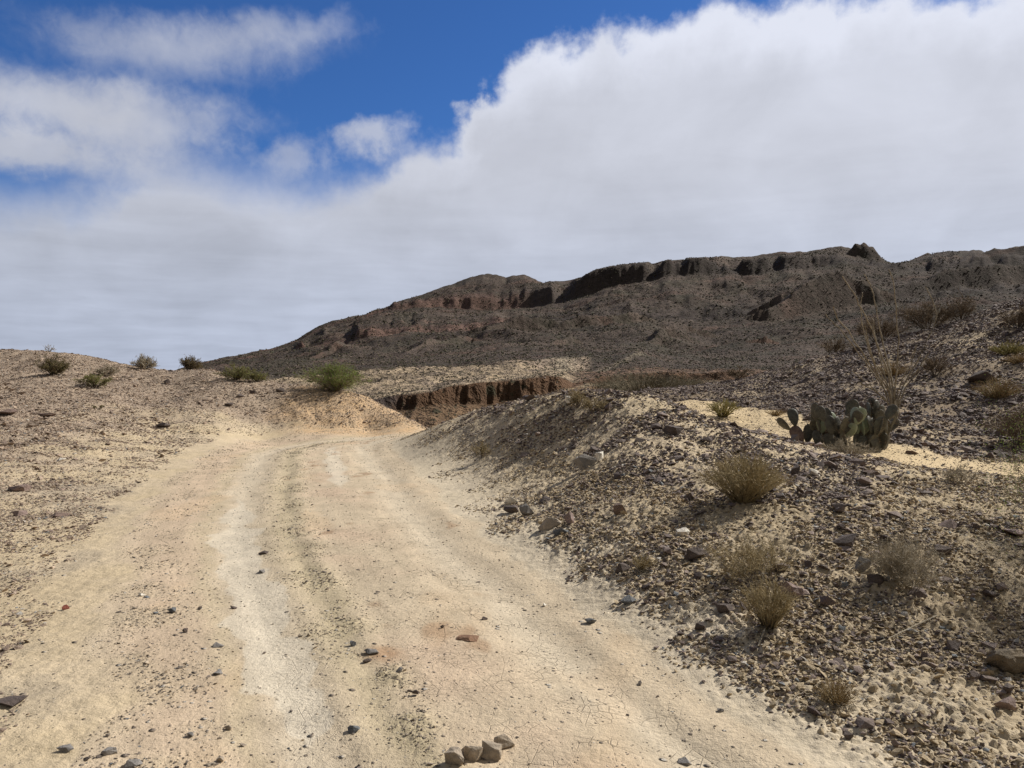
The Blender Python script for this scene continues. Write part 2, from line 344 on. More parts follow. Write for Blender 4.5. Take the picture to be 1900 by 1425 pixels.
def far_z(px, Y, x, y):
    """height and layer coordinate"""
    wob = 1 + 0.012 * fbm(px / 37.0, np.log(Y) * 6, 3, 5)
    Yw = Y * wob
    # fluted cliffs: the face moves in and out as one walks along it
    nearc = sst(56, 62, Y) * (1 - sst(110, 125, Y))
    Yw = Yw + nearc * (1.6 * fbm(x / 4.6, y / 14.0, 5, 21, .6) + 0.45 * ridged(x / .9, y / 14.0, 3, 22) + 0.4)
    farc = sst(560, 600, Y)
    Yw = Yw + farc * (1.7 * fbm(x / 22.0, y / 30.0, 5, 31, .62) + 1.2 * ridged(x / 4.5, y / 20.0, 3, 32, .6))
    pxw = px + 5 * perlin(x / 25.0, y / 25.0, 9) * sst(150, 250, Y)
    Yk = [np.interp(pxw, a, b) for a, b, c in LY]
    brk = sst(-.40, .08, fbm(pxw / 60.0, Y / 400.0, 3, 33)); brk2 = sst(-.05, .35, fbm(pxw / 50.0, Y / 400.0 + 8, 3, 34)); Zk = [np.interp(pxw, a, c) for a, b, c in LY]
    z = Zk[0].copy(); t = np.zeros_like(z)
    for k in range(NL - 1):
        s = np.clip((Yw - Yk[k]) / (Yk[k + 1] - Yk[k]), 0, 1)
        if k in (8, 9, 10, 11):            # here and there the cliff dies out into a plain rubble slope
            a_, b_ = (8, 10) if k < 10 else (10, 12); plain = np.clip((Yw - Yk[a_]) / (Yk[b_] - Yk[a_]), 0, 1)
            za = (Zk[b_] - Zk[a_]) * plain * (k == a_)
            wc = (1 - brk2 if k < 10 else (1 - brk) * .85)
            z = z + (Zk[k + 1] - Zk[k]) * s * (1 - wc) + za * wc; t = t + s; continue
        z = z + (Zk[k + 1] - Zk[k]) * s; t = t + s
    return z, t

# polylines of the road in metres (depth -> x)
RR = np.array([(0.0, 2.2), (2.0, 1.75), (3.26, 1.26), (3.75, 1.02), (4.55, .77), (5.77, .39), (7.17, -.05), (9.46, -.64), (13.1, -1.5), (16.9, -2.5), (18.8, -2.9), (20.0, -2.6), (20.6, -1.2), (21.0, 2.0), (24.5, 2.2)])
RL = np.array([(0.0, -0.9), (2.0, -1.2), (3.26, -1.7), (4.73, -2.4), (7.9, -3.85), (11.8, -5.2), (16.9, -6.5), (20.5, -6.9), (22.2, -6.2), (22.9, -4.2), (23.4, -1.0), (23.6, 2.2)])
WASH = [(5.0, 22.8, .95), (5.5, 18.4, 1.0), (5.25, 15.0, .75), (5.0, 12.5, .85), (5.8, 11.3, .75), (6.3, 10.5, .55), (7.4, 10.5, .75), (9.5, 10.0, .9), (14, 9.5, 1.0)]
def road_s(x, y):
    xr = np.interp(y, RR[:, 0], RR[:, 1]); xl = np.interp(y, RL[:, 0], RL[:, 1])
    w = 0.22 * fbm(x / 1.1, y / 1.1, 3, 71) + 0.06 * fbm(x / 0.2, y / 0.2, 2, 72)
    s = (x - xl) / np.maximum(xr - xl, 0.3)
    dr = x - xr + w; dl = xl - x + w * 1.6
    return s, dr, dl
def wash_d(x, y):
    best = np.full_like(x, 9e9)
    for (x0, y0, w0), (x1, y1, w1) in zip(WASH, WASH[1:]):
        dx, dy = x1 - x0, y1 - y0
        t = np.clip(((x - x0) * dx + (y - y0) * dy) / (dx * dx + dy * dy), 0, 1)
        best = np.minimum(best, np.hypot(x - x0 - t * dx, y - y0 - t * dy) - (w0 + t * (w1 - w0)))
    return best + 0.26 * fbm(x / .7, y / .7, 4, 77) - .08

def terrain(x, y, full=True):
    x = np.asarray(x, float); y = np.asarray(y, float)
    r = np.hypot(x, y) + 1e-9; Yd = np.maximum(y, r * 0.5)
    u = np.clip(x / Yd, -1.05, 1.05); px = CX + F * u
    near = Yd < 47; z = np.zeros_like(x); t = np.zeros_like(x)
    far = Yd > 35
    zf = np.zeros_like(x)
    if far.any():
        zf[far], t[far] = far_z(px[far], Yd[far], x[far], y[far])
        zf[far] = np.where(Yd[far] > 400, spur_z(x[far], y[far], zf[far]), zf[far])
    zn = np.zeros_like(x)
    if near.any(): zn[near] = tps(px[near], np.maximum(Yd[near], 1.6))
    w = sst(35, 46, Yd); z = zn * (1 - w) + zf * w
    back = 1 - sst(0.10, 0.42, y / r)
    z = z * (1 - back)
    if not full: return z
    s, dr, dl = road_s(x, y); wd = wash_d(x, y)
    inroad = (1 - sst(-0.06, 0.06, dr)) * (1 - sst(-0.10, 0.10, dl)) * (y < 24) * (1 - back)
    inwash = (1 - sst(-0.08, 0.10, wd)) * (y > 6)
    right = sst(0.0, 0.5, dr / (1 + 2.0 * sst(7.5, 11, y))) * (1 - inwash) * (Yd < 47) * (1 - inroad)
    left = sst(0.0, 1.2, dl) * (Yd < 47) * (1 - inroad)
    m = dict(px=px, Y=Yd, t=t, s=s, dr=dr, dl=dl, wd=wd, road=inroad, wash=inwash, right=right, left=left, far=w, back=back)
    # ---- relief
    d = np.zeros_like(x)
    nr = Yd < 70
    X = x[nr]; Yy = y[nr]; fade = 1 - sst(45, 70, Yd[nr])
    soft = np.maximum(inroad, inwash)[nr]
    rough = (1 - soft)
    ramp = sst(0.0, 1.8, np.maximum(dr, dl)[nr]) * sst(0.0, .8, wd[nr]); dd = (0.07 * fbm(X / 1.7, Yy / 1.7, 3, 41) + 0.028 * fbm(X / .45, Yy / .45, 3, 42)) * (0.10 + 0.90 * ramp)
    dd += (0.010 * fbm(X / .11, Yy / .11, 3, 43)) * (0.25 + 0.75 * rough)
    R = right[nr]; L = left[nr]
    hill = (X > 2.5) * sst(13, 17, Yy)
    dd += hill * (0.16 * fbm(X / 2.6, Yy / 2.6, 4, 44) + 0.05 * clod(X / .6, Yy / .6, 45))
    near12 = Yd[nr] < 26
    c1 = np.zeros_like(X); c2 = np.zeros_like(X); c3 = np.zeros_like(X)
    c1[near12] = clod(X[near12] / .16, Yy[near12] / .16, 51); c2[near12] = clod(X[near12] / .075, Yy[near12] / .075, 55); c3[near12] = clod(X[near12] / .042, Yy[near12] / .042, 59)
    patch = sst(-.35, .35, fbm(X / .9, Yy / .9, 3, 61))
    dd += R * (0.022 * c1 * (.15 + patch) + 0.028 * c2 * (.4 + .6 * patch) + 0.024 * c3)
    dd += L * (0.012 * c2 * patch + 0.008 * c3) + L * sst(10, 16, Yy) * 0.05 * fbm(X / .7, Yy / .7, 3, 46) + soft * 0.0022 * c3
    # wheel ruts and the gravelly crown between them
    sr = s[nr] + 0.02 * fbm(X / .8, Yy / .8, 2, 66); ir = inroad[nr]
    g = lambda c, w_: np.exp(-((sr - c) / w_) ** 2)
    va = 0.35 + 0.65 * sst(-.4, .4, fbm(X / .9, Yy / 1.6, 3, 69)); vb = 0.25 + 0.75 * sst(-.4, .4, fbm(X / .7, Yy / 1.2, 3, 70))
    dd += ir * 1.15 * (-0.020 * g(.31, .08) - 0.014 * g(.86, .07) + 0.008 * g(.395, .03) * va + 0.012 * g(.50, .035) * vb + 0.010 * g(.94, .04) - 0.009 * g(.455, .025) * va + 0.012 * g(.70, .10))
    rut = ir * (g(.485, .045) + 0.35 * g(.40, .03) + .5 * g(.08, .10)) * sst(-.25, .3, fbm(X / .5, Yy / .5, 2, 67)) * (.45 + .55 * sst(9, 4.5, Yy)) * (s[nr] > -.2)
    dd += rut * (0.012 * c2 + 0.010 * c3)
    # rills on the cut bank
    bank = sst(-7.6, -6.6, X) * sst(22.6, 23.4, Yy) * (1 - sst(-2.2, -1.6, X)) * (Yy < 29)
    dd += bank * 0.045 * ridged((X + .35 * Yy) / .55, Yy / 2.5, 3, 68)
    m['bank'] = np.zeros_like(x); m['bank'][nr] = bank; m['rut'] = np.zeros_like(x); m['rut'][nr] = rut
    d[nr] = dd * fade
    fr = Yd > 46
    X = x[fr]; Yy = y[fr]; D = Yd[fr]; T = t[fr]
    a1 = sst(46, 60, D) * (1 - sst(200, 300, D)); a2 = sst(180, 500, D)
    badl = sst(100, 120, D) * (1 - sst(200, 260, D))
    df = a1 * (0.30 * fbm(X / 5, Yy / 5, 5, 81, .55) + 0.12 * ridged(X / 1.3, Yy / 1.3, 3, 82)) + badl * 1.4 * (ridged(X / 6.0, Yy / 12.0, 4, 83) - .5)
    fade_r = 1 - 0.5 * sst(940, 1000, D)
    df += sst(260, 420, D) * (1 - sst(760, 840, D)) * 8.0 * (ridged(X / 75 + Yy / 260, Yy / 150, 3, 89) - .62)
    df += a2 * fade_r * (3.6 * fbm(X / 60, Yy / 60, 5, 84, .58) + 0.9 * (ridged(X / 26, Yy / 120, 4, 85) - .6) + 1.2 * ridged(X / 9, Yy / 9, 4, 86, .65))
    df += sst(150, 230, D) * (1 - a2) * (0.8 * ridged(X / 12, Yy / 30, 4, 87) - .4)
    df *= np.where(D > 1150, .4, 1)
    d[fr] += df
    d = d * (1 - 0.7 * back)
    return z + d, m

def ground_at(px, py, y0=2.4, y1=1000.0):
    Y = np.exp(np.linspace(math.log(y0), math.log(y1), 5000)); X = (px - CX) / F * Y
    Z = np.array([zray(px, py, 1.0)]) ; k = float(Z[0]) - EYE
    zt = terrain(X, Y, False); hit = np.nonzero(EYE + k * Y < zt)[0]
    i = hit[0] if len(hit) else 2500
    return float(X[i]), float(Y[i])
def zat(x, y): return float(terrain(np.array([x]), np.array([y]))[0][0])

# ------------------------------------------------------------------ object helpers
def tag(o, label=None, cat=None, group=None, kind=None):
    for k, v in (('label', label), ('category', cat), ('group', group), ('kind', kind)):
        if v: o[k] = v
    return o
def empty(name, loc=(0, 0, 0), rz=0.0):
    o = bpy.data.objects.new(name, None); COLL.objects.link(o); o.location = loc; o.rotation_euler = (0, 0, rz); return o
def mesh_np(name, V, Fc, mat=None, cols=None, smooth=False, attrs=None):
    me = bpy.data.meshes.new(name); V = np.asarray(V, np.float32); Fc = np.asarray(Fc, np.int32)
    k = Fc.shape[1]
    me.vertices.add(len(V)); me.vertices.foreach_set('co', V.ravel())
    me.loops.add(Fc.size); me.loops.foreach_set('vertex_index', Fc.ravel())
    me.polygons.add(len(Fc)); me.polygons.foreach_set('loop_start', np.arange(0, Fc.size, k, dtype=np.int32))
    try: me.polygons.foreach_set('loop_total', np.full(len(Fc), k, np.int32))
    except Exception: pass
    me.update(calc_edges=True)
    me.polygons.foreach_set('use_smooth', np.full(len(Fc), smooth, bool))
    if cols is not None:
        a = me.color_attributes.new('Col', 'FLOAT_COLOR', 'POINT')
        c = np.ones((len(V), 4), np.float32); c[:, :3] = cols; a.data.foreach_set('color', c.ravel())
    for n, v in (attrs or {}).items():
        a = me.attributes.new(n, 'FLOAT', 'POINT'); a.data.foreach_set('value', np.asarray(v, np.float32))
    if mat: me.materials.append(mat)
    return me
def obj(name, me, parent=None, loc=(0, 0, 0)):
    o = bpy.data.objects.new(name, me); COLL.objects.link(o); o.location = loc
    if parent: o.parent = parent
    return o

# ------------------------------------------------------------------ materials
def material(name):
    m = bpy.data.materials.new(name); m.use_nodes = True; t = NT(m.node_tree)
    b = m.node_tree.nodes['Principled BSDF']; b.inputs['Roughness'].default_value = 0.95
    b.inputs['Specular IOR Level'].default_value = 0.12
    return m, t, b
def ground_material():
    m, t, b = material('desert_soil')
    pos = t.new('ShaderNodeNewGeometry').outputs['Position']
    col = t.new('ShaderNodeAttribute', attribute_name='Col').outputs['Color']
    peb = t.new('ShaderNodeAttribute', attribute_name='pebble').outputs['Fac']
    crk = t.new('ShaderNodeAttribute', attribute_name='crack').outputs['Fac']
    n = t.noise(pos, 2.2, 5, 0.62); n2 = t.noise(pos, 38.0, 4, 0.7); n3 = t.noise(pos, 160.0, 2, 0.6)
    f = t.math('ADD', t.math('MULTIPLY', t.math('SUBTRACT', n, 0.5), 0.5), t.math('MULTIPLY', t.math('SUBTRACT', n2, 0.5), 0.55))
    f = t.math('ADD', 1.0, t.math('ADD', f, t.math('MULTIPLY', t.math('SUBTRACT', n3, 0.5), 0.3)))
    c = t.vmath('SCALE', col, scale=f)
    # fine gravel, three sizes, each grain its own tone
    h = None
    for sc_, lo, hi, wgt in ((26.0, .16, .34, 1.0), (62.0, .2, .38, .8), (11.0, .10, .24, .8)):
        v = t.new('ShaderNodeTexVoronoi', feature='F1'); t.put(v, 'Vector', pos); v.inputs['Scale'].default_value = sc_
        g = t.rng(v.outputs['Distance'], lo, hi, 1.0, 0.0)
        sepc = t.new('ShaderNodeSeparateColor'); t.l.new(v.outputs['Color'], sepc.inputs[0])
        thr = t.math('LESS_THAN', sepc.outputs[0], t.math('MULTIPLY', peb, wgt))
        k = t.math('MULTIPLY', g, thr)
        dark = t.mix(sepc.outputs[1], (0.085, 0.068, 0.060), (0.30, 0.245, 0.20))
        pale = t.mix(t.math('GREATER_THAN', sepc.outputs[2], 0.86), dark, (0.50, 0.46, 0.40))
        c = t.mix(t.math('MULTIPLY', k, 0.9), c, pale)
        hh = t.math('MULTIPLY', k, 0.35 / sc_)
        h = hh if h is None else t.math('ADD', h, hh)
    # drying cracks
    vo = t.new('ShaderNodeTexVoronoi', feature='DISTANCE_TO_EDGE')
    wv = t.vmath('ADD', pos, t.vmath('SCALE', t.new('ShaderNodeTexNoise').outputs['Color'], scale=0.0))
    t.put(vo, 'Vector', wv); vo.inputs['Scale'].default_value = 13.0
    vo2 = t.new('ShaderNodeTexVoronoi', feature='DISTANCE_TO_EDGE'); t.put(vo2, 'Vector', wv); vo2.inputs['Scale'].default_value = 4.1
    ck = t.math('MAXIMUM', t.rng(vo.outputs['Distance'], 0.0, 0.035, 1.0, 0.0), t.rng(vo2.outputs['Distance'], 0.0, 0.012, 1.0, 0.0))
    ck = t.math('MULTIPLY', ck, t.math('MULTIPLY', crk, t.rng(t.noise(pos, 3.0, 3), 0.42, 0.58)))
    c = t.mix(t.math('MULTIPLY', ck, 0.45), c, (0.16, 0.12, 0.08))
    h = t.math('SUBTRACT', h, t.math('MULTIPLY', ck, 0.004))
    h = t.math('ADD', h, t.math('ADD', t.math('MULTIPLY', n2, 0.012), t.math('MULTIPLY', n3, 0.0035)))
    t.l.new(c, b.inputs['Base Color'])
    bp = t.new('ShaderNodeBump'); bp.inputs['Strength'].default_value = 0.9; bp.inputs['Distance'].default_value = 1.0
    t.l.new(h, bp.inputs['Height']); t.l.new(bp.outputs[0], b.inputs['Normal'])
    return m
def rock_land_material():
    m, t, b = material('far_land')
    pos = t.new('ShaderNodeNewGeometry').outputs['Position']
    col = t.new('ShaderNodeAttribute', attribute_name='Col').outputs['Color']
    shr = t.new('ShaderNodeAttribute', attribute_name='scrub').outputs['Fac']
    n = t.noise(pos, 0.016, 5, 0.6); n2 = t.noise(pos, 0.22, 5, 0.72); n3 = t.noise(pos, 0.9, 3, 0.7)
    f = t.math('ADD', t.math('MULTIPLY', t.math('SUBTRACT', n, 0.5), 1.9), t.math('MULTIPLY', t.math('SUBTRACT', n2, 0.5), 1.6))
    f = t.math('MAXIMUM', t.math('ADD', 1.0, t.math('ADD', f, t.math('MULTIPLY', t.math('SUBTRACT', n3, 0.5), 0.8))), 0.25)
    c = t.vmath('SCALE', col, scale=f)
    for sc_, thr in ((0.42, .6), (0.85, .55)):
        v = t.new('ShaderNodeTexVoronoi', feature='F1'); t.put(v, 'Vector', pos); v.inputs['Scale'].default_value = sc_
        g = t.rng(v.outputs['Distance'], .22, .38, 1.0, 0.0)
        sepc = t.new('ShaderNodeSeparateColor'); t.l.new(v.outputs['Color'], sepc.inputs[0])
        k = t.math('MULTIPLY', g, t.math('LESS_THAN', sepc.outputs[0], t.math('MULTIPLY', shr, thr)))
        c = t.mix(t.math('MULTIPLY', k, 0.85), c, t.mix(sepc.outputs[1], (0.020, 0.022, 0.014), (0.055, 0.052, 0.03)))
    t.l.new(c, b.inputs['Base Color'])
    bp = t.new('ShaderNodeBump'); bp.inputs['Strength'].default_value = 1.0; bp.inputs['Distance'].default_value = 1.0
    t.l.new(t.math('ADD', t.math('MULTIPLY', n2, 2.2), t.math('MULTIPLY', n3, 0.9)), bp.inputs['Height']); t.l.new(bp.outputs[0], b.inputs['Normal'])
    return m
def stone_material(name='weathered_stone', bump=0.004, scale=60):
    m, t, b = material(name)
    pos = t.new('ShaderNodeNewGeometry').outputs['Position']
    col = t.new('ShaderNodeAttribute', attribute_name='Col').outputs['Color']
    n = t.noise(pos, scale, 5, 0.7); n2 = t.noise(pos, scale / 5, 3, 0.6)
    f = t.math('ADD', 0.3, t.math('ADD', t.math('MULTIPLY', n, 0.8), t.math('MULTIPLY', n2, 0.6)))
    c = t.vmath('SCALE', col, scale=f)
    t.l.new(c, b.inputs['Base Color']); b.inputs['Roughness'].default_value = 0.8; b.inputs['Specular IOR Level'].default_value = 0.3
    bp = t.new('ShaderNodeBump'); bp.inputs['Strength'].default_value = 0.8; bp.inputs['Distance'].default_value = bump * 4
    t.l.new(n, bp.inputs['Height']); t.l.new(bp.outputs[0], b.inputs['Normal'])
    return m
def plant_material(name, c0, c1, trans=0.0, scale=14.0, rough=0.75):
    m, t, b = material(name)
    pos = t.new('ShaderNodeNewGeometry').outputs['Position']
    n = t.noise(pos, scale, 3, 0.7)
    c = t.mix(t.rng(n, .35, .65), c0, c1)
    t.l.new(c, b.inputs['Base Color']); b.inputs['Roughness'].default_value = rough
    if trans:
        tr = t.new('ShaderNodeBsdfTranslucent'); t.l.new(c, tr.inputs[0]); mx = t.new('ShaderNodeMixShader'); mx.inputs[0].default_value = trans
        t.l.new(b.outputs[0], mx.inputs[1]); t.l.new(tr.outputs[0], mx.inputs[2]); t.l.new(mx.outputs[0], t.n['Material Output'].inputs[0])
    return m
M_GROUND = ground_material(); M_FAR = rock_land_material(); M_STONE = stone_material(); M_BOULDER = stone_material('cracked_mud_stone', 0.01, 30)

# ------------------------------------------------------------------ the sheet of land
def build_land():
    az = list(np.arange(-37, 37.001, 0.085)); side = []
    a = 37.4; st = 0.5
    while a < 180 - st: side.append(a); a += st; st = min(st * 1.15, 5)
    az = [-q for q in reversed(side)] + az + side + [180.0]
    az = np.radians(np.array(az)); nA = len(az)
    rs = [0.5]
    while rs[-1] < 30000:
        r = rs[-1]
        dr = 0.08 if r < 2.4 else (max(.011, r * .0023) if r < 14 else (r * .0031 if r < 50 else (r * .0034 if r < 125 else (r * .0042 if r < 1050 else r * .05))))
        rs.append(r + dr)
    rs = np.array(rs); nR = len(rs)
    A, R_ = np.meshgrid(az, rs); x = (R_ * np.sin(A)).ravel(); y = (R_ * np.cos(A)).ravel()
    z, m = terrain(x, y)
    V = np.c_[x, y, z]; V = np.vstack([V, [[0, 0, 0.0]]])
    i, j = np.meshgrid(np.arange(nR - 1), np.arange(nA)); i = i.ravel(); j = j.ravel(); j2 = (j + 1) % nA
    Fq = np.c_[i * nA + j, i * nA + j2, (i + 1) * nA + j2, (i + 1) * nA + j]
    # ---------------- base colours
    N = len(x); C = np.empty((N, 3)); px, Y, t = m['px'], m['Y'], m['t']
    n1 = fbm(x / 1.3, y / 1.3, 4, 91); n2 = fbm(x / .35, y / .35, 4, 92); n3 = fbm(x / 5., y / 5., 3, 93)
    cream = np.array([0.60, 0.49, 0.345]); pale = np.array([0.65, 0.565, 0.43]); pink = np.array([0.59, 0.445, 0.315]); orange = np.array([0.67, 0.465, 0.27]); rust = np.array([0.34, 0.20, 0.11])
    greyt = np.array([0.50, 0.415, 0.27]); soil = np.array([0.56, 0.45, 0.295]); gravelp = np.array([0.41, 0.315, 0.235]); sand = np.array([0.68, 0.53, 0.32])
    def mx(a, b, w): return a * (1 - w[:, None]) + b * w[:, None]
    C[:] = soil
    C = mx(C, np.broadcast_to(cream, C.shape), sst(-.4, .4, n1) * .6)
    # left hill: pinkish gravel
    C = mx(C, np.broadcast_to(gravelp, C.shape), m['left'] * sst(0.6, 5.0, m['dl'] + 2.0 * n1) * 0.85)
    C = mx(C, np.broadcast_to(np.array([.36, .30, .22]), C.shape), (m['left'] > .1) * sst(0.0, .45, n1 + .4 * n2) * (1 - sst(3, 7, m['dl'])) * (y < 12) * .45)
    # road
    s = m['s'] + 0.03 * n2 + 0.03 * n1; g = lambda c, w_: np.exp(-((s - c) / w_) ** 2)
    rc = np.empty_like(C); rc[:] = cream * .97
    rc = mx(rc, np.broadcast_to(pink, C.shape), np.clip(g(.12, .12) * .6 + g(.64, .12) * sst(-.3, .4, n1) * .75, 0, 1))
    rc = mx(rc, np.broadcast_to(greyt, C.shape), np.clip(g(.46, .05) * .7 + g(.22, .03) * .5 + .7 * m['rut'], 0, 1))
    rc = mx(rc, np.broadcast_to(pale, C.shape), np.clip(g(.31, .055) * .5 + g(.84, .06) * .5, 0, 1) * sst(-.5, .1, n1 + .3))
    # dried puddle floors: pale, with crisp wandering edges
    pud = sst(0, .012, .062 * (1 + 1.1 * fbm(x / .5, y / .9, 3, 99)) * sst(3.4, 3.9, y) * (1 - sst(8.5, 11, y)) - np.abs(m['s'] - .305 + .035 * fbm(x / .4, y / .6, 3, 100)))
    pud = np.maximum(pud, sst(0, .02, .045 * (1 + 1.3 * fbm(x / .9, y / 1.6, 3, 101)) * sst(11, 12.5, y) * (1 - sst(17, 20, y)) - np.abs(m['s'] - .66)))
    rc = mx(rc, np.broadcast_to(np.array([.665, .59, .465]), C.shape), pud * .65)
    rc = mx(rc, np.broadcast_to(orange, C.shape), sst(.25, .5, fbm(x / .9, y / 1.8, 3, 102)) * .22 * (1 - pud))
    rc = mx(rc, np.broadcast_to(rust, C.shape), sst(.42, .62, fbm(x / .55, y / .9, 3, 94)) * sst(.40, .50, s) * .5)
    dp = np.hypot((x + 0.72), (y - 4.55) * .8) + .12 * n2
    rc = mx(rc, np.broadcast_to(rust, C.shape), (1 - sst(.03, .19, dp)) * .7)
    rc = rc * (1 + .16 * fbm(m['s'] * 22, y * .55, 3, 103) + .10 * fbm(x / .16, y / .3, 2, 104))[:, None]
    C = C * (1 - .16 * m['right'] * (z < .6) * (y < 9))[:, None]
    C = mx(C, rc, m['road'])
    C = mx(C, np.broadcast_to(pale, C.shape), (1 - m['road']) * (1 - sst(.2, 1.6, m['dr'])) * (m['dr'] > -.2) * (y < 22) * .6)
    # orange cut bank and shoulder
    bk = np.maximum(m['bank'], sst(-7.0, -5.5, x) * (1 - sst(-2.5, -1.6, x)) * sst(21.6, 22.4, y) * (y < 30))
    C = mx(C, np.broadcast_to(orange, C.shape), bk * (0.55 + .45 * sst(-.3, .3, n2)) * (1 - sst(26.0, 27.0, y + .6 * n1)))
    C = mx(C, np.broadcast_to(sand, C.shape), m['wash'])
    # right-hand hill: browner soil
    rh = (m['wd'] > 0) * (x > 3.5) * sst(11.5, 13, y) * (1 - m['wash']) * (Y < 60)
    C = mx(C, np.broadcast_to(np.array([.32, .245, .165]), C.shape), rh * sst(-.8, .1, n1 + n3 * .5) * .95)
    bm = sst(17, 19, y) * (1 - sst(28, 32, y)) * (x > .5) * (x < 4.5)
    C = mx(C, np.broadcast_to(np.array([.42, .31, .2]), C.shape), bm * .6)
    # canyon, badlands, mountain
    far = Y > 36
    T = t[far]; X = x[far]; YY = y[far]; PX = px[far]; D = Y[far]
    fc = np.empty((far.sum(), 3)); k1 = fbm(X / 6, YY / 6, 4, 95); k2 = fbm(X / 40, YY / 40, 4, 96); k3 = fbm(X / 1.5, YY / 1.5, 3, 97)
    fc[:] = (.30, .23, .15)
    B = lambda *c: np.broadcast_to(np.array(c), fc.shape)
    fc = mx(fc, B(.17, .105, .060), (T < 2.0) * (1 - sst(980, 1080, PX)) * .9)
    fc = mx(fc, B(.19, .125, .072), sst(.6, 1.2, T) * sst(-.3, .3, k1))
    fc = mx(fc, B(.110, .064, .037), sst(1.9, 2.05, T + .05 * k3) * (1 - sst(3.0, 3.1, T)))
    fc = mx(fc, B(.06, .045, .04), sst(1.9, 2.05, T) * (1 - sst(3.0, 3.2, T)) * (1 - sst(715, 760, PX + 30 * k3)))
    fc = mx(fc, B(.40, .31, .21), sst(3.0, 3.15, T) * (1 - sst(1040, 1090, PX)))
    fc = mx(fc, B(.20, .155, .12), sst(3.0, 3.15, T) * sst(-.05, .35, k1 + .3 * k3) * .75)
    fc = mx(fc, B(.20, .13, .09), sst(3.0, 3.15, T) * sst(1050, 1100, PX))
    pinkp = sst(4.9, 5.2, T) * (1 - sst(5.9, 6.0, T)) * sst(915, 945, PX) * (1 - sst(1085, 1100, PX))
    mt = sst(4.95, 5.15, T + .25 * k1)
    mc = mx(mx(B(.110, .084, .068).copy(), B(.088, .074, .056), sst(-.1, .5, k2)), B(.14, .092, .072), sst(.1, .5, fbm(X / 90, YY / 30, 4, 98)) * .8)
    fc = mx(fc, mc, mt)
    fc = mx(fc, B(.46, .35, .255), pinkp * .85)
    cone = sst(4.7, 5.0, T) * (1 - sst(5.9, 6.1, T)) * (np.exp(-((PX - 1045) / 26) ** 2) + .8 * np.exp(-((PX - (1190 - 75 * (6 - T))) / 12) ** 2))
    fc = mx(fc, B(.34, .28, .20), np.clip(cone, 0, 1) * sst(-.5, .1, k1 + .2))
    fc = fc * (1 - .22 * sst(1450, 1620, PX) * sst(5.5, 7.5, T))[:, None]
    # cliff bands: bare dark reddish rock
    cl = np.maximum(sst(7.9, 8.1, T) * (1 - sst(9.0, 9.3, T)), sst(9.9, 10.05, T) * (1 - sst(11.0, 11.3, T)))
    red = 1 - sst(940, 1000, PX)
    fc = mx(fc, B(.066, .052, .046), cl * .8); fc = mx(fc, B(.165, .100, .078), cl * red * .8)
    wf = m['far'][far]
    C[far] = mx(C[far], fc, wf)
    C = np.clip(C, 0.01, .9)
    peb = np.clip(0.10 * m['road'] + .75 * m['rut'] + m['left'] * (.55 + .40 * sst(.3, 4, m['dl'] + 2 * n1)) + m['right'] * .45 + .12 * m['wash'] + rh * .45, 0, 1)
    peb = peb * (1 - .9 * m['road'] * pud)
    peb = np.clip(peb * (.5 + .9 * sst(-.4, .4, n2 + .5 * n1)) + .35 * bk, 0, 1) * (1 - m['far'])
    crack = m['road'] * np.clip(g(.80, .10) + g(.62, .2) * .7 + g(.31, .05) * .5, 0, 1) * (y < 9)
    scrub = sst(4.6, 5.2, t) * .9 * (Y > 60) + .35 * (Y > 46) * (t < 4.6)
    C = np.vstack([C, [soil]]); ext = lambda v: np.r_[v, 0.0]
    peb, crack, scrub = ext(peb), ext(crack), ext(scrub)
    # ---------------- split the sheet into its named pieces
    tc = t[Fq[:, 3]]; Yc = Y[Fq[:, 3]]
    zone = np.zeros(len(Fq), int)
    zone[m['road'][Fq[:, 0]] > .5] = 1
    zone[(m['wash'][Fq[:, 0]] > .5) & (zone == 0)] = 2
    ff = Yc > 46
    zone[ff & (tc <= 3.02)] = 3; zone[ff & (tc > 3.02) & (tc <= 5.0)] = 4; zone[ff & (tc > 5.0)] = 5
    names = ['ground', 'dirt_road', 'sandy_wash', 'canyon', 'badlands', 'mountain']
    fanF = np.array([[N, j, (j + 1) % nA] for j in range(nA)])
    for k, nm in enumerate(names):
        fs = Fq[zone == k]; used, inv = np.unique(fs, return_inverse=True)
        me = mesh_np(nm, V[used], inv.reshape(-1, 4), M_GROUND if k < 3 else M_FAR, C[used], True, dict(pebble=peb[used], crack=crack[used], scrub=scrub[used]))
        tag(obj(nm, me), kind='structure')
    # hollow under the viewer's feet closed with a small fan
    used, inv = np.unique(fanF, return_inverse=True)
    bm = mesh_np('ground_patch', V[used], inv.reshape(-1, 3)[:, ::-1], M_GROUND, C[used], True, dict(pebble=peb[used], crack=crack[used], scrub=scrub[used]))
    tag(obj('ground_underfoot', bm), kind='structure')
build_land()

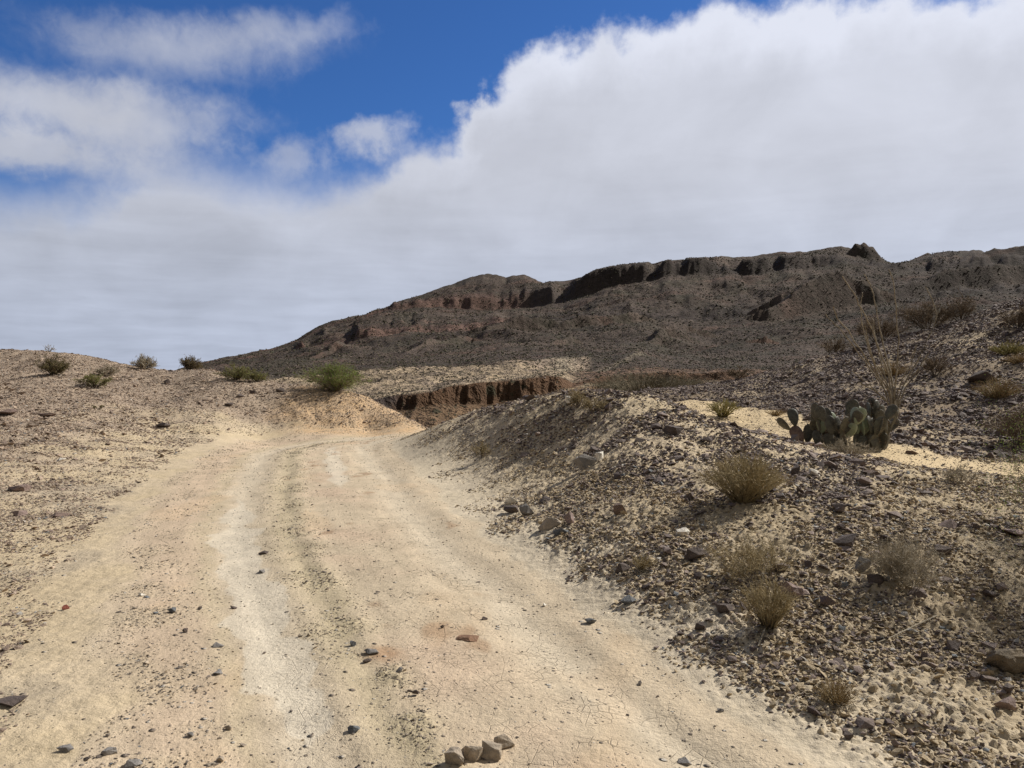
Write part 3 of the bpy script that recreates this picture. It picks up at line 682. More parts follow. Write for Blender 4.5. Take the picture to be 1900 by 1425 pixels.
# ------------------------------------------------------------------ stones
def hull(n, seed, flat=0.6):
    r = random.Random(seed); bm = bmesh.new()
    for _ in range(n):
        v = Vector((r.gauss(0, 1), r.gauss(0, 1), r.gauss(0, 1))).normalized() * r.uniform(.62, 1.0)
        bm.verts.new((v.x, v.y * .85, v.z * flat))
    res = bmesh.ops.convex_hull(bm, input=bm.verts)
    bmesh.ops.delete(bm, geom=[g for g in bm.verts if not g.link_faces], context='VERTS')
    bmesh.ops.triangulate(bm, faces=bm.faces)
    bm.verts.index_update()
    V = np.array([v.co[:] for v in bm.verts]); Fc = np.array([[v.index for v in f.verts] for f in bm.faces]); bm.free()
    return V, Fc
HULLS = [hull(n, 100 + i, fl) for i, (n, fl) in enumerate([(9, .55), (10, .7), (8, .4), (12, .6), (9, .8), (11, .45), (10, .6), (8, .65)])]
def rock_mesh(seed, n=22, flat=.6, mat=None, col=(.1, .09, .085), size=(1, 1, 1), rough=.05, round_=False):
    V, Fc = hull(n, seed, flat); bm = bmesh.new()
    vs = [bm.verts.new(v) for v in V]
    for f in Fc: bm.faces.new([vs[i] for i in f])
    if round_:
        bmesh.ops.subdivide_edges(bm, edges=bm.edges, cuts=1, use_grid_fill=True)
        for _ in range(2): bmesh.ops.smooth_vert(bm, verts=bm.verts, factor=.5, use_axis_x=True, use_axis_y=True, use_axis_z=True)
    else:
        bmesh.ops.bevel(bm, geom=bm.edges[:], offset=.02, segments=1, affect='EDGES', clamp_overlap=True)
    bmesh.ops.triangulate(bm, faces=bm.faces)
    bmesh.ops.subdivide_edges(bm, edges=bm.edges, cuts=2, use_grid_fill=True)
    bmesh.ops.triangulate(bm, faces=bm.faces)
    bm.verts.index_update(); V = np.array([v.co[:] for v in bm.verts]); Fc = np.array([[v.index for v in f.verts] for f in bm.faces]); bm.free()
    d = fbm(V[:, 0] * 2.2 + seed, V[:, 1] * 2.2 + V[:, 2] * 3.1, 3, seed)
    V = V * (1 + rough * 2 * d[:, None]) * np.array(size)
    c = np.array(col)[None, :] * (1 + .5 * perlin(V[:, 0] / max(size) * 2.5, V[:, 1] / max(size) * 2.5 + V[:, 2] / max(size) * 3, seed + 5)[:, None])
    return mesh_np('rock', V, Fc, mat or M_STONE, np.clip(c, .01, .9), False)

def scatter():
    pts = []
    def sample(n, umin, umax, ymin, ymax, power=1.0):
        Y = np.exp(rng.uniform(math.log(ymin), math.log(ymax), n)); u = rng.uniform(umin, umax, n)
        return u * Y, Y
    # candidates uniform over the view in (direction, log depth); the acceptance below turns that into a real density
    n = 1100000
    x, y = sample(n, -.80, .80, 2.6, 48.0)
    s, dr, dl = road_s(x, y); wd = wash_d(x, y)
    z, m = terrain(x, y)
    clump = fbm(x / .8, y / .8, 4, 61); clump2 = fbm(x / 3., y / 3., 3, 63)
    # zones: 0 right / mound, 1 left, 2 road, 3 wash, 4 right hill, 5 bank
    zone = np.zeros(n, int)
    zone[m['left'] > .3] = 1; zone[(wd > 0) & (x > 3.2) & (y > 11.8)] = 4; zone[(x > .8) & (y > 20) & (wd > 0)] = 4
    zone[m['road'] > .5] = 2; zone[m['wash'] > .5] = 3; zone[(m['bank'] > .4) & (zone != 2)] = 5
    top = sst(.25, 1.0, z)                            # the mound's crown is thick with stones
    dens = np.select([zone == 0, zone == 1, zone == 2, zone == 3, zone == 4, zone == 5],
                     [sst(.05, .8, (dr + .5 * clump) / (1 + 2.4 * sst(7.5, 11, y))) * np.where(z < .45, 1.7, 1.3) * (.10 + .90 * sst(-.25, .2, clump)),
                      (.42 + .58 * sst(.2, 4.0, dl + 2.0 * clump2 + 1.0 * clump)) * .8 * (.2 + .8 * sst(-.3, .3, clump + .4 * clump2)),
                      .005 + .20 * m['rut'] + .05 * sst(.12, .0, s) * sst(8, 3.5, y), .045 + 0 * x, 1.45 * (.16 + .84 * sst(-.35, .25, clump + .7 * clump2)), .22 + 0 * x])
    # size: a power law; far stones only when big enough to be seen
    e = rng.uniform(0, 1, n)
    base = np.select([zone == 0, zone == 1, zone == 2, zone == 3, zone == 4, zone == 5], [np.where(z < .45, .013, .019), np.interp(y, [5, 16], [.010, .022]), .007, .012, .032, .018])
    size = base * (1 - e * .992) ** (-.50) * (.7 + .6 * rng.uniform(0, 1, n))
    size = np.maximum(size, y * .0010) * np.where((zone == 4) | (zone == 0), 1.0, .9)
    size = np.minimum(size, np.select([zone == 2, zone == 3, zone == 1], [.028, .04, np.interp(y, [5, 16], [.035, .10])], .14))
    area = (y * y) * 1.0                              # area per candidate grows with depth squared
    want = dens * area / (size * size) * 3.2e-6 * 1.35
    keep = rng.uniform(0, 1, n) < want
    x, y, z, size, zone, want = [a[keep] for a in (x, y, z, size, zone, want)]
    k = len(x)
    # colours
    t_ = rng.uniform(0, 1, (k, 1)); v = rng.uniform(.6, 1.35, (k, 1))
    darkc = (np.array([.120, .090, .080]) * (1 - t_) + np.array([.27, .208, .172]) * t_) * v
    pinkc = (np.array([.20, .145, .115]) * (1 - t_) + np.array([.44, .34, .25]) * t_) * v
    col = np.where(((zone == 1) | (zone == 5))[:, None], pinkc, darkc)
    col = np.where((zone == 2)[:, None], (np.array([.16, .13, .11]) * (1 - t_) + np.array([.50, .41, .30]) * t_) * v, col)
    q = rng.uniform(0, 1, k); col[q < .035] = np.array([.50, .46, .40]); col[(q > .035) & (q < .06)] = np.array([.20, .21, .215])
    size = np.minimum(size, .035 + .009 * y); pal = q < .06; size[pal] = np.minimum(size[pal], .045); soilc = (q > np.where(z > .5, .90, .42)) & (zone == 0); size[soilc] = np.minimum(size[soilc], .045); col[soilc] = np.array([.46, .36, .225]) * (.75 + .25 * v[soilc])       # soil clods among the stones
    app = size / y; order = np.argsort(-app)
    inview = (np.abs(x / y) < .63)
    Vs, Fs, Cs, singles = [], [], [], []
    off = 0; nsing = 0; NS = 262
    rots = []
    ang = rng.uniform(0, 6.283, k); tx = rng.normal(0, .28, k); ty = rng.normal(0, .28, k); hv = rng.integers(0, len(HULLS), k)
    sy = rng.uniform(.7, 1.1, k); sz = rng.uniform(.55, 1.0, k); sz[zone == 1] *= .75
    py_ = CY + F * 1.6 / y
    single = np.zeros(k, bool)
    for i in order:
        if nsing >= NS: break
        if inview[i] and y[i] > 3.4: single[i] = True; nsing += 1
    def xf(i):
        V, Fc = HULLS[hv[i]]
        R = np.array((Euler((tx[i], ty[i], ang[i]))).to_matrix())
        return (V * np.array([1, sy[i], sz[i]]) * size[i]) @ R.T, Fc
    LAB = {0: ('dark angular stone lying loose on the rocky mound right of the road', 'dark stones strewn over the mound'),
           1: ('small pinkish brown stone lying on the gravelly slope left of the road', 'pinkish stones on the left slope'),
           2: ('small loose stone lying on the bare wheel tracks of the dirt road', 'loose stones on the road'),
           3: ('small stone lying on the pale sand of the dry wash', 'stones in the sandy wash'),
           4: ('dark stone lying on the brown hillside behind the prickly pear', 'dark stones on the right hillside'),
           5: ('small stone stuck in the orange cut bank at the road bend', 'stones in the orange bank')}
    pool = {}
    for i in np.nonzero(single)[0]:
        V, Fc = xf(i)
        me = mesh_np('stone', V, Fc, M_STONE, np.tile(np.clip(col[i], .02, .8), (len(V), 1)), False)
        o = obj('stone', me, None, (x[i], y[i], z[i] + size[i] * sz[i] * .22))
        lab, grp = LAB[int(zone[i])]; tag(o, lab, 'stone', grp)
    # the countless rest: one object
    rest = np.nonzero(~single)[0]
    ca, sa = np.cos(ang), np.sin(ang)
    for h, (HV, HF) in enumerate(HULLS):
        idx = rest[hv[rest] == h]; nn = len(idx); nv = len(HV)
        P0 = HV[None] * np.stack([np.ones(nn), sy[idx], sz[idx]], 1)[:, None, :] * size[idx][:, None, None]
        # tilt about x and y (small angles), then spin
        X0, Y0, Z0 = P0[..., 0], P0[..., 1], P0[..., 2]
        a = tx[idx][:, None]; Y1 = Y0 * np.cos(a) - Z0 * np.sin(a); Z1 = Y0 * np.sin(a) + Z0 * np.cos(a)
        b_ = ty[idx][:, None]; X1 = X0 * np.cos(b_) + Z1 * np.sin(b_); Z2 = -X0 * np.sin(b_) + Z1 * np.cos(b_)
        c_, s_ = ca[idx][:, None], sa[idx][:, None]
        PV = np.stack([X1 * c_ - Y1 * s_ + x[idx][:, None], X1 * s_ + Y1 * c_ + y[idx][:, None], Z2 + (z[idx] + size[idx] * sz[idx] * .18)[:, None]], -1)
        Vs.append(PV.reshape(-1, 3)); Fs.append((HF[None] + (np.arange(nn) * nv)[:, None, None]).reshape(-1, 3) + off); off += nn * nv
        Cs.append(np.repeat(np.clip(col[idx], .02, .8), nv, 0))
    me = mesh_np('gravel', np.vstack(Vs), np.vstack(Fs), M_STONE, np.vstack(Cs), False)
    o = obj('gravel', me); tag(o, 'loose gravel and small stones strewn over the slopes on both sides of the road', 'gravel', kind='stuff')
    print('stones', k, 'verts', off)
scatter()

def far_scatter():
    n = 260000; Y = np.exp(rng.uniform(math.log(50), math.log(960), n)); x = rng.uniform(-.42, .70, n) * Y
    z, m = terrain(x, Y); t = m['t']; cl = fbm(x / (Y * .06), Y / (Y * .06) + Y / 40, 3, 120)
    size = Y * .00105 * (1 + 1.2 * rng.uniform(0, 1, n) ** 4)
    size = np.clip(size, .08, 1.3)
    veg = rng.uniform(0, 1, n) < .55
    dens = np.where(t > 5, .5, np.where(t > 3, .32, .28)) * (.35 + .9 * sst(-.4, .4, cl))
    keep = (rng.uniform(0, 1, n) < dens) & (z > -8) & ~((Y > 700) & (m['px'] > 1780))
    x, Y, z, size, veg, t = [a[keep] for a in (x, Y, z, size, veg, t)]; k = len(x)
    v = rng.uniform(.6, 1.4, (k, 1)); q = rng.uniform(0, 1, (k, 1))
    vegc = (np.array([.055, .056, .028]) * (1 - q) + np.array([.12, .10, .055]) * q) * v
    rocc = (np.array([.10, .075, .062]) * (1 - q) + np.array([.22, .17, .13]) * q) * v
    col = np.where(veg[:, None], vegc, rocc); ang = rng.uniform(0, 6.283, k); hv = rng.integers(0, len(HULLS), k)
    for flag, nm, lab in ((True, 'desert_scrub', 'small dark bushes dotted all over the far mountainside and badlands'), (False, 'rubble', 'brown boulders and rubble strewn over the far mountainside')):
        Vs, Fs, Cs, off = [], [], [], 0
        for h, (HV, HF) in enumerate(HULLS):
            idx = np.nonzero((hv == h) & (veg == flag))[0]; nn = len(idx); nv = len(HV)
            P0 = HV[None] * size[idx][:, None, None] * np.array([1, 1, 1.1 if flag else .8])
            c_, s_ = np.cos(ang[idx])[:, None], np.sin(ang[idx])[:, None]
            PV = np.stack([P0[..., 0] * c_ - P0[..., 1] * s_ + x[idx][:, None], P0[..., 0] * s_ + P0[..., 1] * c_ + Y[idx][:, None], P0[..., 2] + (z[idx] + size[idx] * .2)[:, None]], -1)
            Vs.append(PV.reshape(-1, 3)); Fs.append((HF[None] + (np.arange(nn) * nv)[:, None, None]).reshape(-1, 3) + off); off += nn * nv
            Cs.append(np.repeat(col[idx], nv, 0))
        tag(obj(nm, mesh_np(nm, np.vstack(Vs), np.vstack(Fs), M_STONE, np.vstack(Cs), False)), lab, nm.replace('_', ' '), kind='stuff')
    print('far', k)
far_scatter()

# ------------------------------------------------------------------ plants
def tubes(P, R, sides=3):
    """P (N,K,3) centre lines, R (N,K) radii -> vertices, quads"""
    P = np.asarray(P, float); N, K, _ = P.shape
    D = np.gradient(P, axis=1); D /= np.linalg.norm(D, axis=2, keepdims=True) + 1e-9
    ref = np.where(np.abs(D[..., 2:3]) > .9, np.array([1., 0, 0]), np.array([0, 0, 1.]))
    A = np.cross(D, ref); A /= np.linalg.norm(A, axis=2, keepdims=True) + 1e-9; B = np.cross(D, A)
    an = np.arange(sides) * 2 * math.pi / sides
    V = P[:, :, None, :] + R[:, :, None, None] * (np.cos(an)[None, None, :, None] * A[:, :, None, :] + np.sin(an)[None, None, :, None] * B[:, :, None, :])
    idx = np.arange(N * K * sides).reshape(N, K, sides); nx = np.roll(idx, -1, axis=2)
    Fq = np.stack([idx[:, :-1], nx[:, :-1], nx[:, 1:], idx[:, 1:]], -1).reshape(-1, 4)
    return V.reshape(-1, 3), Fq
def join(parts):
    Vs, Fs, off = [], [], 0
    for V, Fc in parts: Vs.append(V); Fs.append(Fc + off); off += len(V)
    return np.vstack(Vs), np.vstack(Fs)
def sprays(g, N, h, w, K=5, spread=1.0, base=.06, up=.5, droop=0.0, kink=.05):
    """N stems fanning from the ground: (N,K,3)"""
    a = g.uniform(0, 6.283, N); rr = np.sqrt(g.uniform(0, 1, N)) * spread
    L = h * g.uniform(.62, 1.0, N) * (1 - .18 * rr)
    t = np.linspace(0, 1, K)
    hx = (w / 2) * rr[:, None] * (t[None] ** (1.0 - .35 * up)); z = L[:, None] * np.sin(t[None] * (1.45 - droop * rr[:, None])) * (1 - .35 * rr[:, None] ** 2)
    x = np.cos(a)[:, None] * (hx + base * rr[:, None]); y = np.sin(a)[:, None] * (hx + base * rr[:, None])
    P = np.stack([x, y, z], -1); P[:, 1:] += g.normal(0, kink * h * .3, (N, K - 1, 3)) * t[None, 1:, None]
    P[:, 0, 2] -= .03
    P[:, :, 2] = np.maximum(P[:, :, 2], -.03)
    return P
def twigs(g, P, n, L, K=3, lo=.35, out=.6):
    """n side twigs on the stems P"""
    N, KK, _ = P.shape; i = g.integers(0, N, n); f = g.uniform(lo, 1, n) * (KK - 1.001); k = f.astype(int); u = (f - k)[:, None]
    s = P[i, k] * (1 - u) + P[i, k + 1] * u; d = P[i, k + 1] - P[i, k]; d /= np.linalg.norm(d, axis=1, keepdims=True) + 1e-9
    d = d + g.normal(0, out, (n, 3)); d[:, 2] += .25; d /= np.linalg.norm(d, axis=1, keepdims=True) + 1e-9
    l = L * g.uniform(.4, 1, n); t = np.linspace(0, 1, K)
    Q_ = s[:, None] + d[:, None] * l[:, None, None] * t[None, :, None]; Q_[:, 1:] += g.normal(0, .08 * L, (n, K - 1, 3))
    return Q_
def leaves(g, P, n, size, lo=.3, jit=.02):
    N, KK, _ = P.shape; i = g.integers(0, N, n); f = g.uniform(lo, 1, n) * (KK - 1.001); k = f.astype(int); u = (f - k)[:, None]
    s = P[i, k] * (1 - u) + P[i, k + 1] * u + g.normal(0, jit, (n, 3))
    a = g.normal(0, 1, (n, 3)); a /= np.linalg.norm(a, axis=1, keepdims=True); b = np.cross(a, g.normal(0, 1, (n, 3))); b /= np.linalg.norm(b, axis=1, keepdims=True)
    l = (size * g.uniform(.6, 1.2, n))[:, None]
    V = np.stack([s - a * l * .5, s + b * l * .25, s + a * l * .5, s - b * l * .25], 1).reshape(-1, 3)
    return V, np.arange(4 * n).reshape(-1, 4)
M_STRAW = plant_material('dry_broom_twigs', (.57, .47, .28), (.37, .30, .18), .35)
M_STRAWG = plant_material('olive_broom_twigs', (.50, .43, .18), (.30, .27, .12), .35)
M_GREY = plant_material('bleached_twigs', (.52, .45, .34), (.34, .29, .21), .15)
M_BARK = plant_material('dark_bark', (.085, .068, .052), (.17, .135, .10), 0, 30)
M_GREEN = plant_material('creosote_leaf', (.30, .39, .09), (.19, .27, .065), .4, 9, .6)
M_YGREEN = plant_material('yellow_green_leaf', (.32, .32, .11), (.21, .22, .08), .4, 9, .6)
M_OLIVE = plant_material('olive_leaf', (.21, .185, .075), (.13, .115, .055), .35, 9)
M_DRY = plant_material('brown_scrub_twigs', (.27, .20, .13), (.16, .12, .08), .15, 6)
M_TAN = plant_material('tan_grass', (.46, .35, .19), (.30, .22, .12), .3)
M_GGREY = plant_material('grey_green_twigs', (.27, .235, .16), (.17, .145, .10), .2, 4)

def shrub(kind, name, px, py, wpx, hpx, label, cat='shrub', group=None, Y=None, x=None, seed=None, dens=1.0, lean=0):
    if x is None:
        if Y is None: x, Y = ground_at(px, py)
        else: x = xray(px, Y)
    z = zat(x, Y)
    h = hpx / F * Y; w = wpx / F * Y; pxm = Y / 796.0          # size of one scored pixel there, in metres
    g = np.random.default_rng(seed if seed is not None else int(px * 7 + py))
    root = tag(empty(name, (x, Y, z)), label, cat, group)
    tr = np.maximum(pxm * .16, .0011)
    def put(nm, lines, mat, r0, r1, sides=3):
        Vs = []
        for Pn in lines:
            K = Pn.shape[1]; R = np.linspace(r0, r1, K)[None] * np.ones((len(Pn), 1)); Vs.append(tubes(Pn, R, sides))
        V, Fc = join(Vs); V[:, 0] += lean * V[:, 2]
        return obj(nm, mesh_np(nm, V, Fc, mat, None, True), root)
    def leaf(nm, P_, n, size, mat, lo=.3, jit=.02):
        V, Fc = leaves(g, P_, n, size, lo, jit); V[:, 0] += lean * V[:, 2]
        return obj(nm, mesh_np(nm, V, Fc, mat), root)
    if kind == 'broom':           # dense fan of thin straight straw stems on a few woody ones
        A = sprays(g, int(14 * dens) + 5, h * .45, w * .7, 5, base=.03); put('branches', [A], M_BARK, tr * 3.5, tr * 1.6, 4)
        B_ = sprays(g, int(300 * dens), h, w, 6, base=.10 * w, kink=.10); T_ = twigs(g, B_, int(900 * dens), h * .26, 3, .4, .28)
        put('stems', [B_, T_], M_STRAW, tr * 1.5, tr * .75)
    elif kind == 'olivebroom':
        A = sprays(g, int(10 * dens) + 4, h * .4, w * .6, 5, base=.03); put('branches', [A], M_BARK, tr * 3, tr * 1.6, 4)
        B_ = sprays(g, int(240 * dens), h, w, 6, base=.08 * w, kink=.12); T_ = twigs(g, B_, int(900 * dens), h * .26, 3, .35, .35)
        put('stems', [B_, T_], M_STRAWG, tr * 1.5, tr * .75)
    elif kind == 'sparse':        # open tangle of fine stems
        A = sprays(g, int(26 * dens) + 4, h * .8, w * .9, 6, base=.05, kink=.3); put('branches', [A], M_GREY if px > 1600 else M_BARK, tr * 2.2, tr * .9)
        T_ = twigs(g, A, int(520 * dens), h * .38, 4, .2, .7); T2 = twigs(g, T_, int(900 * dens), h * .16, 3, .2, .7)
        put('twigs', [T_, T2], M_GREY if px > 1600 and Y < 8 else M_STRAW, tr * 1.1, tr * .6)
    elif kind == 'grey':
        A = sprays(g, int(20 * dens) + 6, h * .8, w * .85, 6, base=.04, kink=.25); put('branches', [A], M_GREY, tr * 2.4, tr)
        T_ = twigs(g, A, int(500 * dens), h * .4, 4, .2, .6); T2 = twigs(g, T_, int(1100 * dens), h * .17, 3, .2, .7)
        put('twigs', [T_, T2], M_GREY, tr * 1.1, tr * .6)
    elif kind in ('green', 'ygreen', 'olive', 'dark'):
        A = sprays(g, int(26 * dens) + 6, h * .92, w * .95, 6, base=.05, kink=.25); put('branches', [A], M_BARK, tr * 2.6, tr)
        T_ = twigs(g, A, int(420 * dens), h * .34, 4, .2, .8); T2 = twigs(g, T_, int(1000 * dens), h * .16, 3, .2, .8); put('twigs', [T_, T2], M_DRY, tr, tr * .5)
        mt = dict(green=M_GREEN, ygreen=M_YGREEN, olive=M_OLIVE, dark=M_OLIVE)[kind]
        leaf('foliage', np.concatenate([T2]), int((9000 if kind != 'dark' else 2600) * dens), max(.011, pxm * .85), mt, .1, h * .035)
    elif kind == 'scrub':         # brown half-bare thicket seen from afar
        A = sprays(g, int(36 * dens), h * .95, w, 6, base=.08 * w, kink=.2); put('branches', [A], M_BARK, tr * 2, tr * .8)
        T_ = twigs(g, A, int(800 * dens), h * .34, 3, .2, .5); T2 = twigs(g, T_, int(1300 * dens), h * .16, 3, .2, .7); put('twigs', [T_, T2], M_DRY, tr * 1.0, tr * .5)
    elif kind == 'whips':         # grey-green upright grass-like shrub
        A = sprays(g, int(40 * dens), h * .6, w, 5, base=.3 * w, kink=.1); put('branches', [A], M_DRY, tr * 1.6, tr)
        B_ = sprays(g, int(520 * dens), h, w, 6, base=.35 * w, kink=.12); T_ = twigs(g, B_, int(900 * dens), h * .3, 3, .3, .3); put('stems', [B_, T_], M_GGREY, tr * 1.0, tr * .5)
    elif kind == 'tuft':
        B_ = sprays(g, int(260 * dens), h, w, 6, base=.12 * w, droop=.35, kink=.12); put('blades', [B_], M_TAN, tr * 1.5, tr * .6)
    return root

shrub('green', 'green_shrub', 622, 722, 128, 54, 'bright green creosote bush perched on top of the orange bank at the road bend', Y=25.6, dens=2.0)
shrub('ygreen', 'green_shrub', 440, 711, 66, 30, 'low yellow green bush on the rise left of the bright green one', Y=27.3, dens=.8)
shrub('ygreen', 'green_shrub', 478, 713, 44, 24, 'small yellow green bush touching the right side of a larger one like it', Y=27.0, dens=.45)
shrub('dark', 'skyline_shrub', 351, 686, 48, 28, 'dark small leaved bush standing on the skyline right of the pale twiggy one', Y=31.0)
shrub('grey', 'bare_shrub', 268, 693, 42, 29, 'pale bare twiggy bush on the skyline of the left hill', Y=30.5)
shrub('olive', 'olive_shrub', 100, 697, 48, 34, 'dense dark olive bush highest up on the left hillside', dens=.9)
shrub('ygreen', 'olive_shrub', 176, 719, 62, 28, 'sprawling yellow olive bush lowest on the left hillside', dens=.6)
shrub('grey', 'bare_shrub', 197, 697, 42, 24, 'small greyish bush just above the sprawling yellow olive bush', dens=.6)
shrub('olive', 'tiny_shrub', 183, 759, 20, 9, 'tiny olive tuft alone on the gravel of the left slope', dens=.1)
shrub('grey', 'bare_twig', 90, 662, 22, 18, 'few thin bare twigs sticking up on the left skyline', dens=.05, Y=33)
shrub('sparse', 'twiggy_shrub', 1075, 759, 34, 36, 'thin dark twiggy shrub beside the white rock on top of the mound', dens=.5)
shrub('sparse', 'twiggy_shrub', 1103, 768, 46, 28, 'low spreading dry shrub just right of the twiggy one on the mound top', dens=.6)
shrub('sparse', 'twiggy_shrub', 892, 850, 28, 34, 'faint sparse shrub among dark stones on the left flank of the mound', dens=.25)
shrub('olivebroom', 'broom_shrub', 1342, 778, 58, 36, 'round yellow olive broom bush on the pale sand left of the cactus', dens=.5)
shrub('broom', 'broom_shrub', 1380, 932, 136, 96, 'largest straw coloured broom bush on the mound with a long shadow to its left', dens=1.7)
shrub('sparse', 'twiggy_shrub', 1415, 1085, 175, 105, 'wide see through tangle of olive twigs below the large straw bush', dens=1.1)
shrub('broom', 'broom_shrub', 1428, 1170, 88, 92, 'upright yellowish tuft of stems at the road edge below the olive tangle', dens=.7)
shrub('grey', 'bare_shrub', 1690, 1100, 120, 118, 'bleached grey leafless bush on the stony ground at the right', dens=1.4)
shrub('broom', 'small_tuft', 1192, 1062, 44, 30, 'small dry tuft beside a dark rock at the foot of the mound', dens=.25)
shrub('grey', 'bare_shrub', 1783, 903, 70, 42, 'low grey twiggy cushion on the near edge of the sandy wash', dens=.5)
shrub('scrub', 'broom_shrub', 1892, 830, 96, 80, 'brownish olive bush cut by the right edge of the photo above the wash', dens=1.2)
shrub('tuft', 'dry_tuft', 1552, 1312, 80, 62, 'small withered tan tuft low on the right near the road edge', dens=.8)
shrub('whips', 'wash_shrub', 1190, 736, 120, 46, 'wide grey green thicket behind the top of the mound', Y=33, dens=1.2)
shrub('whips', 'wash_shrub', 1262, 733, 80, 34, 'smaller grey green thicket right of the wide one behind the mound', Y=34, dens=.7)
shrub('scrub', 'brown_shrub', 1120, 722, 60, 22, 'low dark brush at the left end of the thickets behind the mound', Y=38, dens=.5)
shrub('scrub', 'brown_shrub', 1370, 712, 44, 24, 'dark brush where the right hillside begins', Y=32, dens=.5)
shrub('scrub', 'brown_shrub', 1545, 668, 80, 34, 'pale brown thicket on the hillcrest left of the ocotillo', dens=.5, Y=31)
shrub('scrub', 'brown_shrub', 1630, 645, 84, 56, 'dark brown thicket on the hillcrest seen through the ocotillo stems', dens=.8, Y=30.3)
shrub('scrub', 'brown_shrub', 1722, 628, 110, 62, 'largest brown thicket on the hillcrest right of the ocotillo', dens=.9, Y=29.4)
shrub('scrub', 'brown_shrub', 1784, 612, 62, 50, 'brown thicket at the right end of the hillcrest row', dens=.6, Y=28.6)
shrub('scrub', 'brown_shrub', 1888, 612, 60, 40, 'dark brown bush high on the right hillside at the photo edge', dens=.8)
shrub('olivebroom', 'brown_shrub', 1872, 660, 60, 28, 'olive bush just above the pale grey green cushion at the right edge', dens=.6)
shrub('tuft', 'grass_tuft', 1890, 685, 46, 26, 'pale straw cushion on the hillside at the right edge', dens=.6)
shrub('tuft', 'grass_tuft', 1850, 745, 80, 50, 'clump of tan grass right of the big dark boulder on the hillside', dens=1.0)
shrub('tuft', 'grass_tuft', 1655, 700, 60, 34, 'tan grass clump behind the ocotillo stems', dens=.6)
shrub('scrub', 'brown_shrub', 1735, 700, 70, 40, 'half bare brown shrub on the hillside right of the ocotillo', dens=.5)
shrub('grey', 'bare_shrub', 1580, 850, 110, 34, 'low grey twigs spreading in front of the prickly pear', dens=.8)
shrub('tuft', 'grass_tuft', 1440, 772, 36, 16, 'low pale tuft on the sand just left of the cactus', dens=.4)
# large creosote bushes just outside the right edge: their shade falls into the corner of the view
shrub('green', 'creosote_bush', 0, 0, 290, 450, 'tall creosote bush just outside the right edge shading the corner', x=4.05, Y=5.3, dens=1.6)
shrub('green', 'creosote_bush', 0, 0, 250, 390, 'second creosote bush outside the right edge farther from the viewer', x=4.75, Y=6.4, dens=1.4)

def litter():
    g = np.random.default_rng(77); L = []
    for px, py, w in ((1380, 932, 150), (1415, 1085, 175), (1428, 1170, 92), (1690, 1100, 120), (1552, 1312, 80), (1580, 850, 140), (1192, 1062, 44), (1783, 903, 70)):
        x, Y = ground_at(px, py); n = 90; R = w / F * Y * .65; a = g.uniform(0, 6.283, n); r = R * np.abs(g.normal(0, .6, n))
        X = x + np.cos(a) * r; Z = Y + np.sin(a) * r; h = terrain(X, Z)[0] + .008; b = g.uniform(0, 6.283, n); l = g.uniform(.02, .11, n)
        P0 = np.stack([X, Z, h], 1); D = np.stack([np.cos(b), np.sin(b), g.normal(0, .12, n)], 1) * l[:, None]
        L.append(np.stack([P0, P0 + D * .5 + g.normal(0, .004, (n, 3)), P0 + D], 1))
    P_ = np.concatenate(L); V, Fc = tubes(P_, np.tile([.0026, .0022, .0014], (len(P_), 1)))
    tag(obj('twig_litter', mesh_np('twig_litter', V, Fc, M_GREY, None, True)), 'broken twigs lying as litter under the dry bushes', 'twigs', kind='stuff')
litter()

# prickly pear
def pad_mesh(seed):
    g = random.Random(seed); n, k = 18, 11; V = []; Fc = []
    w, h, th = .068, .098, .011
    for j in range(k + 1):
        ph = math.pi * j / k; zc = -math.cos(ph); rr = math.sin(ph)
        wid = rr * (0.80 + .24 * zc)
        for i in range(n):
            a = 2 * math.pi * i / n
            V.append((w * wid * math.cos(a), th * rr ** .6 * math.sin(a), h * (zc + 1)))
    V = np.array(V); V[:, 1] += .012 * np.sin(V[:, 2] * 14 + seed) + .9 * V[:, 0] ** 2 * (1 if seed % 2 else -1)
    for j in range(k):
        for i in range(n): Fc.append((j * n + i, j * n + (i + 1) % n, (j + 1) * n + (i + 1) % n, (j + 1) * n + i))
    nb = len(Fc); Fc = np.array(Fc); lines = []
    for _ in range(70):
        zc = g.uniform(.1, .97) * 2 * h; q = zc / h - 1; rr = math.sqrt(max(0, 1 - q * q)) * (0.80 + .24 * q)
        xx = g.uniform(-1, 1) * w * rr; sgn = g.choice((-1, 1)); y0 = .012 * math.sin(zc * 14 + seed) + .9 * xx * xx * (1 if seed % 2 else -1)
        p = np.array([xx, y0 + sgn * th * .7, zc]); d = np.array([g.gauss(0, .4) + xx / w * .6, sgn * 1.0, g.gauss(0, .4)]); d /= np.linalg.norm(d)
        lines.append([p, p + d * g.uniform(.012, .03)])
    for i in range(24):
        a = i / 24 * math.pi * 1.5 - math.pi * .25; q = math.sin(a); p = np.array([w * math.cos(a) * (0.80 + .24 * q), .012 * math.sin(h * (q + 1) * 14 + seed), h * (q + 1)])
        d = np.array([math.cos(a), 0, math.sin(a)]); lines.append([p, p + d * g.uniform(.012, .025)])
    L = np.array(lines); TV, TF = tubes(L, np.tile([.0011, .0004], (len(L), 1)))
    me = mesh_np('pad', np.vstack([V, TV]), np.vstack([Fc, TF + len(V)]), M_PAD, None, True)
    me.materials.append(M_SPINE)
    mi = np.zeros(nb + len(TF), np.int32); mi[nb:] = 1; me.polygons.foreach_set('material_index', mi)
    return me
